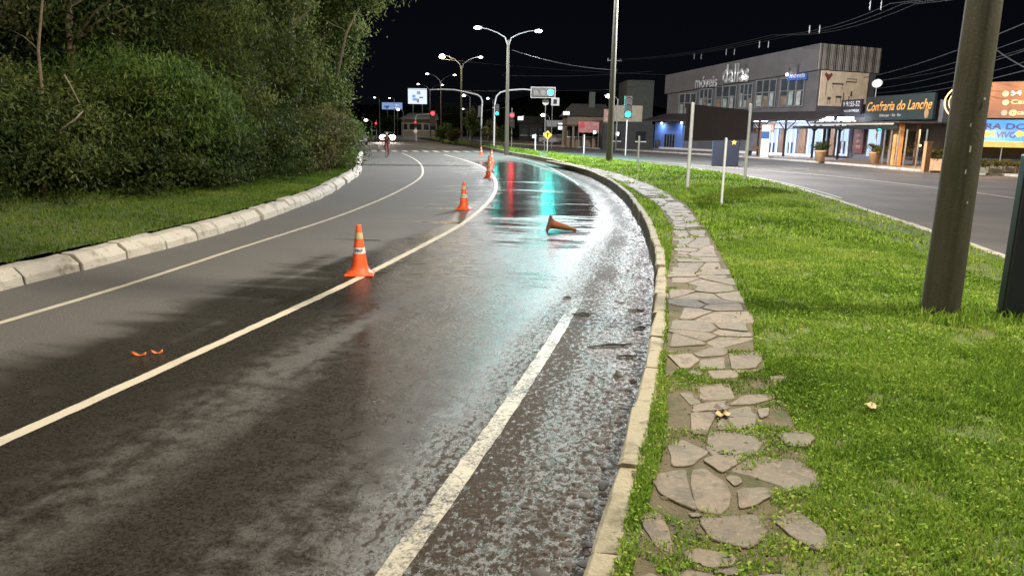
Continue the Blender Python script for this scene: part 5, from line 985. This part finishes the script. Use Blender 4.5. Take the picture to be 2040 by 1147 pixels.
o, W_, zt_ = house('flat_roof_shop', 'low dark shop with beige roof sign behind the green post signal', 1200, 1300, 247, 303, 84, 5, DARKW, win=2)
for (x0, x1, y0, y1, mt, nm) in [(1202, 1218, 218, 243, simple('red_white_sign', (.42, .24, .2), .6, var=.4, scale=3), 'menu_sign'), (1222, 1280, 211, 242, simple('beige_sign', (.34, .30, .22), .6, var=.2), 'roof_sign')]:
    a = atd(x0, y1, 83.6); b = atd(x1, y0, 83.6); mb = MB(); q = o.location; mb.rect(a.x - q.x, b.x - q.x, a.z, b.z, -.55, -.4); mb.build(nm, mt, o)
house('far_white_shop', 'far white shop with bright panels behind the yellow sign', 1088, 1126, 240, 288, 118, 8, SHOPW, win=3)
house('far_dark_house', 'dark house with low roof at the far side of the car park', 1034, 1090, 246, 284, 128, 8, DARKW, ROOF, win=3, roofup=1.2)
house('far_hall', 'dim long hall below the billboards', 800, 870, 238, 266, 175, 10, TAN, ROOF, win=5, roofup=1.5)
house('far_flats', 'dark flats behind the bent signal arm', 868, 960, 205, 264, 210, 12, DARKW, win=6)
# lit billboards
def lit_board(label, x0, x1, y0, y1, Y, mats, seed):
    a = atd(x0, y1, Y); b = atd(x1, y0, Y); o = thing('lit_billboard', label, 'billboard', (a.x, Y, 0)); W_ = b.x - a.x; H_ = b.z - a.z; mb = MB(); mb.rect(0, W_, a.z, b.z, 0, .3); pn = mb.build('panel', mats[0], o); r_ = random.Random(seed)
    for i in range(5):
        mb = MB(); x = W_ * r_.uniform(.08, .7); z = a.z + H_ * r_.uniform(.05, .7); mb.rect(x, x + W_ * r_.uniform(.12, .26), z, z + H_ * r_.uniform(.08, .26), -.02 - .004 * i, -.001); mb.build('picture', mats[1 + i % 2], pn)
    mb = MB(); mb.rect(-.15, W_ + .15, b.z + .004, b.z + .35, -.1, .35); mb.build('hood', M['black'], o)
    for x in (W_ * .25, W_ * .75): mb = MB(); mb.tube([(x, .5, -.1), (x, .5, b.z)], .16, 8); mb.build('pole', FR, o)
lit_board('large lit white-blue billboard left of the curved signal arm', 813, 850, 177, 207, 185, [glow('screen_white', (.78, .86, 1), 1.1), glow('screen_blue', (.3, .5, .95), .8), glow('screen_grey', (.45, .5, .5), .5)], 3)
lit_board('long low blue lit sign above the headlights', 761, 801, 205, 218, 190, [glow('sign_blue', (.28, .42, .75), .8), glow('sign_pale', (.6, .75, 1), .9), glow('sign_deep', (.08, .15, .4), .6)], 4)
# far car park lights and shop lights
for (px, py, Y, w, h, lab) in [(1037, 236, 116, .8, .5, 'wide white lit window of the far shop'), (1118, 252, 112, .9, .9, 'bluish lit window by the white shop'), (1128, 226, 90, .7, .35, 'warm lit strip window of the corner house'), (1229, 267, 82, .3, .3, 'white bulb under the dark shop roof'), (1184, 264, 87.5, .25, .25, 'yellow bulb below the red banner'), (1086, 272, 112, .5, 1.0, 'lit doorway of the far car park kiosk'), (1064, 272, 125, .6, .5, 'small lit kiosk window')]:
    p = atd(px, py, Y); o = thing('lit_lamp_box', lab, 'light', (p.x, Y - .3, p.z)); mb = MB(); mb.box((0, 0, 0), (w, .08, h)); mb.build('diffuser', GL['white'] if w < .4 else glow('window_light', (.8, .88, 1), 2.2), o); mb = MB(); mb.box((0, .07, 0), (w + .1, .05, h + .1)); mb.build('housing', FR, o)
# cars
def car(label, loc, rz, paint, beams=0, hs=1., lit=True):
    o = thing('car', label, 'car', loc, rz); mb = MB()    # front looks along -y
    prof = [(-2.0, .35), (-2.05, .62), (-1.95, .78), (-.95, .92), (-.35, 1.38), (.95, 1.42), (1.65, 1.0), (2.0, .95), (2.05, .5), (1.95, .35)]
    nP = len(prof); vs = [(sx * (.84 if z < 1.1 else .66), y, z) for sx in (-1, 1) for y, z in prof]; mb.add(vs, [tuple(range(nP - 1, -1, -1)), tuple(range(nP, 2 * nP))] + [(i, (i + 1) % nP, nP + (i + 1) % nP, nP + i) for i in range(nP)]); mb.build('body', paint, o, .05)
    mb = MB(); mb.add([(-.62, -.93, .97), (.62, -.93, .97), (.54, -.42, 1.33), (-.54, -.42, 1.33)], [(0, 1, 2, 3)]); mb.build('windscreen', M['glass'], o)
    for sx in (-1, 1):
        for y in (-1.3, 1.3):
            mb = MB(); mb.tube([(sx * .62, y, .31), (sx * .86, y, .31)], .31, 16); w = mb.build('wheel', M['rubber'], o); mb = MB(); mb.tube([(sx * .861, y, .31), (sx * .87, y, .31)], .18, 12); mb.build('rim', M['galv_dull'], w)
        mb = MB(); mb.ball((sx * .62, -2.03, .66), .15 * hs, 12, (1.1, .3, .8)); mb.build('headlight', HEAD if lit else M['white'], o)
        mb = MB(); mb.box((sx * .66, 2.05, .78), (.26, .04, .16)); mb.build('tail_light', OFFR, o)
    mb = MB(); mb.box((0, -2.075, .45), (.5, .02, .12)); mb.build('number_plate', M['white'], o); return o
HEAD = glow('headlight', (1, .93, .85), 60.)
p = atd(775, 282, 104); rzc = math.atan2(p.x, p.y) * -1
car('approaching car with two glaring headlights at the road end', (p.x, p.y, 0), -rzc * 0 + R(4), M['dark_paint'], hs=2.9)
for sx in (-1, 1): q = Vector((p.x + sx * .62, p.y - 2.4, .66)); area_light('headlight_beam', q, 110, (1, .9, .8), .22, q + Vector((.05, -1, -.02)), 60)
p = atd(727, 283, 88); car('silver car at the left road edge, half hidden by the bank', (p.x - .6, p.y, 0), R(12), M['silver'], lit=False)
for i, px in enumerate((1103, 1120)): p = atd(px, 281, 106); car(['pale parked car in the far car park', 'second pale parked car beside the white shop'][i], (p.x, p.y, 0), R(80), M['silver'], lit=False)

# ------------------------------------------------------------------ cyclist
p = at(771, 313.5); o = thing('bicycle', 'bicycle coming towards the viewpoint in the left lane', 'bicycle', (p.x, p.y, 0), R(4))
for y in (-.52, .52):
    mb = MB(); pts = [(0, y + .33 * math.cos(a), .34 + .33 * math.sin(a)) for a in np.linspace(0, 6.2832, 25)]; mb.tube(pts, .02, 8, False); w = mb.build('wheel', M['rubber'], o); mb = MB()
    for a in np.linspace(0, math.pi, 7, endpoint=False): mb.tube([(0, y - .31 * math.cos(a), .34 - .31 * math.sin(a)), (0, y + .31 * math.cos(a), .34 + .31 * math.sin(a))], .003, 4)
    mb.build('spokes', M['galv'], w)
mb = MB()
for a, b in [((0, -.52, .34), (0, -.38, .95)), ((0, -.40, .85), (0, .08, .30)), ((0, .08, .30), (0, .22, .88)), ((0, .22, .82), (0, -.38, .9)), ((0, .08, .3), (0, .52, .34)), ((0, .22, .8), (0, .52, .34))]: mb.tube([a, b], .02, 8)
mb.build('frame', BRN, o); mb = MB(); mb.tube([(-.28, -.34, 1.02), (-.1, -.42, 1.0), (.1, -.42, 1.0), (.28, -.34, 1.02)], .015, 8); mb.build('handlebar', M['black'], o); mb = MB(); mb.box((0, .24, .91), (.16, .26, .06)); mb.build('saddle', M['black'], o, .02)
mb = MB(); mb.tube([(-.15, .08, .46), (-.06, .08, .46), (-.06, .08, .30), (.06, .08, .30), (.06, .08, .14), (.15, .08, .14)], .015, 6); mb.build('pedal_crank', M['black'], o)
def skin_body(name, joints, edges, root, mat, parent, sub=1):
    me = bpy.data.meshes.new(name); me.from_pydata([j[0] for j in joints], edges, []); b = bpy.data.objects.new(name, me); COL.objects.link(b); b.parent = parent
    b.modifiers.new('skin', 'SKIN'); me.skin_vertices.new() if not me.skin_vertices else None
    for i, j in enumerate(joints): me.skin_vertices[0].data[i].radius = (j[1], j[1] * (j[2] if len(j) > 2 else 1)); me.skin_vertices[0].data[i].use_root = (i == root)
    s = b.modifiers.new('sub', 'SUBSURF'); s.levels = sub; s.render_levels = sub; me.materials.append(mat); return b
pr = thing('person', 'cyclist in dark clothes riding towards the viewpoint before the headlights', 'person', (p.x, p.y, 0), R(4))
SKIN = simple('skin', (.38, .22, .15), .6, var=.1); CL = simple('dark_red_jacket', (.10, .03, .025), .8, var=.3); TR = simple('dark_trousers', (.03, .028, .03), .8, var=.3)
J = [((0, .22, .98), .15), ((0, .12, 1.18), .15), ((0, 0, 1.38), .17), ((0, -.04, 1.50), .075), ((0, -.06, 1.56), .07), ((0, -.09, 1.66), .098), ((0, -.08, 1.74), .08),
     ((-.19, -.02, 1.41), .07), ((-.25, -.18, 1.20), .048), ((-.25, -.33, 1.06), .036), ((.19, -.02, 1.41), .07), ((.25, -.18, 1.20), .048), ((.25, -.33, 1.06), .036),
     ((-.10, .18, .94), .10), ((-.12, -.16, .86), .07), ((-.11, .07, .50), .05), ((-.11, -.08, .47), .04), ((.10, .18, .92), .10), ((.12, -.06, .60), .07), ((.11, .10, .20), .05), ((.11, -.08, .16), .04)]
E_ = [(0, 1), (1, 2), (2, 3), (3, 4), (4, 5), (5, 6), (2, 7), (7, 8), (8, 9), (2, 10), (10, 11), (11, 12), (0, 13), (13, 14), (14, 15), (15, 16), (0, 17), (17, 18), (18, 19), (19, 20)]
skin_body('body', J, E_, 0, CL, pr)
mb = MB(); mb.ball((0, -.10, 1.665), .105, 14, (.86, .98, 1.15)); mb.ball((0, -.205, 1.655), .018, 6); 
for s in (-1, 1): mb.ball((s * .092, -.09, 1.66), .022, 6)
mb.build('head', SKIN, pr); mb = MB(); mb.ball((0, -.07, 1.70), .115, 14, (.92, 1, .95)); mb.build('hair', M['black'], pr)
for s in (-1, 1):
    mb = MB(); mb.ball((s * .25, -.36, 1.04), .035, 8, (1, 1.2, 1)); 
    for q in range(4): mb.tube([(s * (.225 + .017 * q), -.39, 1.05), (s * (.225 + .017 * q), -.415, 1.035), (s * (.225 + .017 * q), -.40, 1.01)], .009, 5)
    mb.tube([(s * .22, -.36, 1.04), (s * .20, -.38, 1.02)], .01, 5); mb.build('hand', SKIN, pr)

# ------------------------------------------------------------------ overhead lines
WIRE = simple('cable', (.028, .028, .03), .5)
def wire(label, pts, r_=.018, grp='overhead lines above the right footpath', sag=.5):
    P = []; 
    for a, b in zip(pts[:-1], pts[1:]):
        a, b = Vector(a), Vector(b)
        for f in np.linspace(0, 1, 12, endpoint=False): P.append(a.lerp(b, f) - Vector((0, 0, sag * 4 * f * (1 - f))))
    P.append(Vector(pts[-1])); mb = MB(); mb.tube(P, r_, 5); return tag(mb.build('power_line', WIRE), label, 'cable', grp)
UP = [(25.5, 22), (24.4, 46), (23.0, 62), (17.8, 80), (12.5, 98)]
def upole(label, x, y, h, vis=True):
    o = thing('utility_pole', label, 'utility pole', (x, y, 0), 0, 'utility poles on the far footpath'); mb = MB(); mb.tube([(0, 0, -.3), (0, 0, h)], [.17, .1], 12); mb.build('pole', M['pole'], o); mb = MB(); mb.rect(-.9, .9, h - .5, h - .38, -.06, .06); mb.build('crossarm', FR, o)
    for q in (-.8, 0, .8): mb = MB(); mb.lathe([(.0, h - .38), (.05, h - .37), (.07, h - .3), (.04, h - .25), (.06, h - .2), (0, h - .14)], 8, (q, 0, 0)); mb.build('insulator', M['white'], o)
    return o
upole('dim utility pole left of the green-grey block', 12.5, 98, 11.2); upole('utility pole outside the right picture edge', 34, 24, 11)
for i, (dx, z) in enumerate([(-.8, 10.75), (0, 10.8), (.8, 10.75)]):
    wire(['highest overhead wire, nearest the road', 'highest overhead wire, the middle one', 'highest overhead wire, nearest the buildings'][i], [(34 + dx, 24, z), (24.6 + dx, 50, 10.35), (22.6 + dx, 66, 10.3), (12.5 + dx, 98, 10.9)], .016)
SP = simple('spacer_plastic', (.13, .13, .13), .5)
for i, (px, py, Y) in enumerate([(1745, 11, 46), (1623, 59, 54), (1522, 89, 62), (1455, 104, 69), (1390, 113, 77)]):
    for j in (-1, 1):
        q = atd(px + j * (11 - i), py, Y); o = thing('line_spacer', 'pale insulator on the upper overhead line above the store', 'insulator', q, 0, 'insulators on the upper overhead line'); mb = MB(); mb.lathe([(0, -.28), (.035, -.26), (.06, -.1), (.03, 0), (.06, .1), (.035, .26), (0, .28)], 8); mb.build('spacer', SP, o)
low = [('thick lower cable running to the store corner', 70, 155, .03), ('lower cable just under the thick one', 95, 165, .02), ('lower cable with a slight extra sag', 112, 178, .02), ('lower cable above the script sign', 128, 186, .016), ('lowest cable crossing above the dark sign', 138, 192, .025), ('thin cable between the lower bundle', 85, 160, .014)]
for i, (lab, ya, yb, r_) in enumerate(low):
    A_ = atd(2080, ya - 40 + 8 * i, 38); B_ = atd(1722 + 6 * i, yb, 66); wire(lab, [tuple(A_), tuple(B_)], r_, 'lower cable bundle by the big pole', .35)
A_ = atd(1975, 92, 42); B_ = atd(2075, 150, 34); wire('orange-lit cable dropping to the right edge', [tuple(A_), tuple(B_)], .035, 'lower cable bundle by the big pole', .1)
for i, (a, b, lab) in enumerate([((1020, 100, p3.y), (1230, 140, 60), 'dim wire from the double lamp to the right'), ((780, 176, 110), (1240, 178, 75), 'long level wire crossing above the signals'), ((880, 118, 100), (1350, 150, 95), 'faint wire from the yellow lamp to the store'), ((1000, 150, 90), (1300, 142, 90), 'faint level wire behind the green signal'), ((830, 228, 112), (1010, 214, 100), 'wire above the red signal')]):
    wire(lab, [tuple(atd(*a)), tuple(atd(*b))], .02, 'wires over the crossing', .3)
# satellite dish between the store and the sandwich shop
q = atd(1748, 168, 62); o = thing('satellite_dish', 'pale satellite dish on a pole above the phone board', 'satellite dish', (q.x, 62, 0)); mb = MB(); mb.tube([(0, .1, 0), (0, .1, q.z)], .05, 8); mb.build('pole', FR, o); mb = MB(); mb.lathe([(0, 0), (.2, .03), (.38, .11), (.40, .11), (.38, .14), (.2, .06), (0, .03)], 18); d_ = mb.build('dish', M['white'], o); d_.location = (0, 0, q.z); d_.rotation_euler = (R(60), 0, R(-35))

# ------------------------------------------------------------------ far hills, woods
t = NT('hill'); p_ = t.pos(); n_ = t.noise(p_, .05, 5); t.bsdf(t.mix(n_, (.02, .022, .015), (.05, .045, .03)), .95); HM = t.m
mb = MB(); xs = np.linspace(-260, 260, 80); hz_ = [9 + 7 * math.sin(x * .018 + 1) + 3 * math.sin(x * .07) for x in xs]
vs = []
for row, (yo, f) in enumerate([(235, 0), (260, .45), (300, .9), (340, 1.), (420, .8), (600, -.01)]):
    for x, h in zip(xs, hz_): vs.append((x, yo + 10 * math.sin(x * .02), h * f - .06))
mb.add(vs, [(r_ * 80 + i, r_ * 80 + i + 1, (r_ + 1) * 80 + i + 1, (r_ + 1) * 80 + i) for r_ in range(5) for i in range(79)], True); struct('hills', mb, HM)
bl = []; r_ = np.random.default_rng(4)
for px in range(740, 1340, 22):
    Y = r_.uniform(180, 225); q = atd(px, 250 - r_.uniform(0, 28), Y); bl.append((q.x, Y, max(2.5, q.z - 2), 4.5, 4, r_.uniform(3, 5)))
V, F_, T = leaf_cloud(bl, 22000, .7, 305); tag(mesh_np('far_wood', V, F_, M['leaf_dark'], None, {'tint': T}), 'dark tree line beyond the crossing', 'wood', kind='stuff')

for nm in ('orange_script', 'yellow_awning'): bpy.data.materials[nm].cycles.emission_sampling = 'NONE'
# ------------------------------------------------------------------ night sky
w = bpy.data.worlds.new('World'); scene.world = w; w.use_nodes = True; bg = w.node_tree.nodes['Background']; wt = w.node_tree; tc = wt.nodes.new('ShaderNodeTexCoord'); sx_ = wt.nodes.new('ShaderNodeSeparateXYZ'); wt.links.new(tc.outputs['Generated'], sx_.inputs[0]); cr_ = wt.nodes.new('ShaderNodeValToRGB'); wt.links.new(sx_.outputs[2], cr_.inputs[0])
e_ = cr_.color_ramp.elements; e_[0].position = 0.; e_[0].color = (.46, .56, .82, 1); e_[1].position = .35; e_[1].color = (.16, .27, .66, 1); wt.links.new(cr_.outputs[0], bg.inputs[0]); bg.inputs[1].default_value = .0056
scene.view_settings.view_transform = 'Standard'; scene.view_settings.look = 'None'; scene.view_settings.exposure = 0; scene.view_settings.gamma = 1
scene.render.engine = 'CYCLES'; cy = scene.cycles; cy.use_denoising = True; cy.max_bounces = 5; cy.diffuse_bounces = 2; cy.glossy_bounces = 3; cy.transmission_bounces = 3; cy.sample_clamp_indirect = 3.; cy.sample_clamp_direct = 14.; cy.caustics_reflective = False; cy.caustics_refractive = False
try: cy.denoiser = 'OPENIMAGEDENOISE'; cy.denoising_input_passes = 'RGB_ALBEDO_NORMAL'; cy.denoising_prefilter = 'ACCURATE'
except Exception: pass
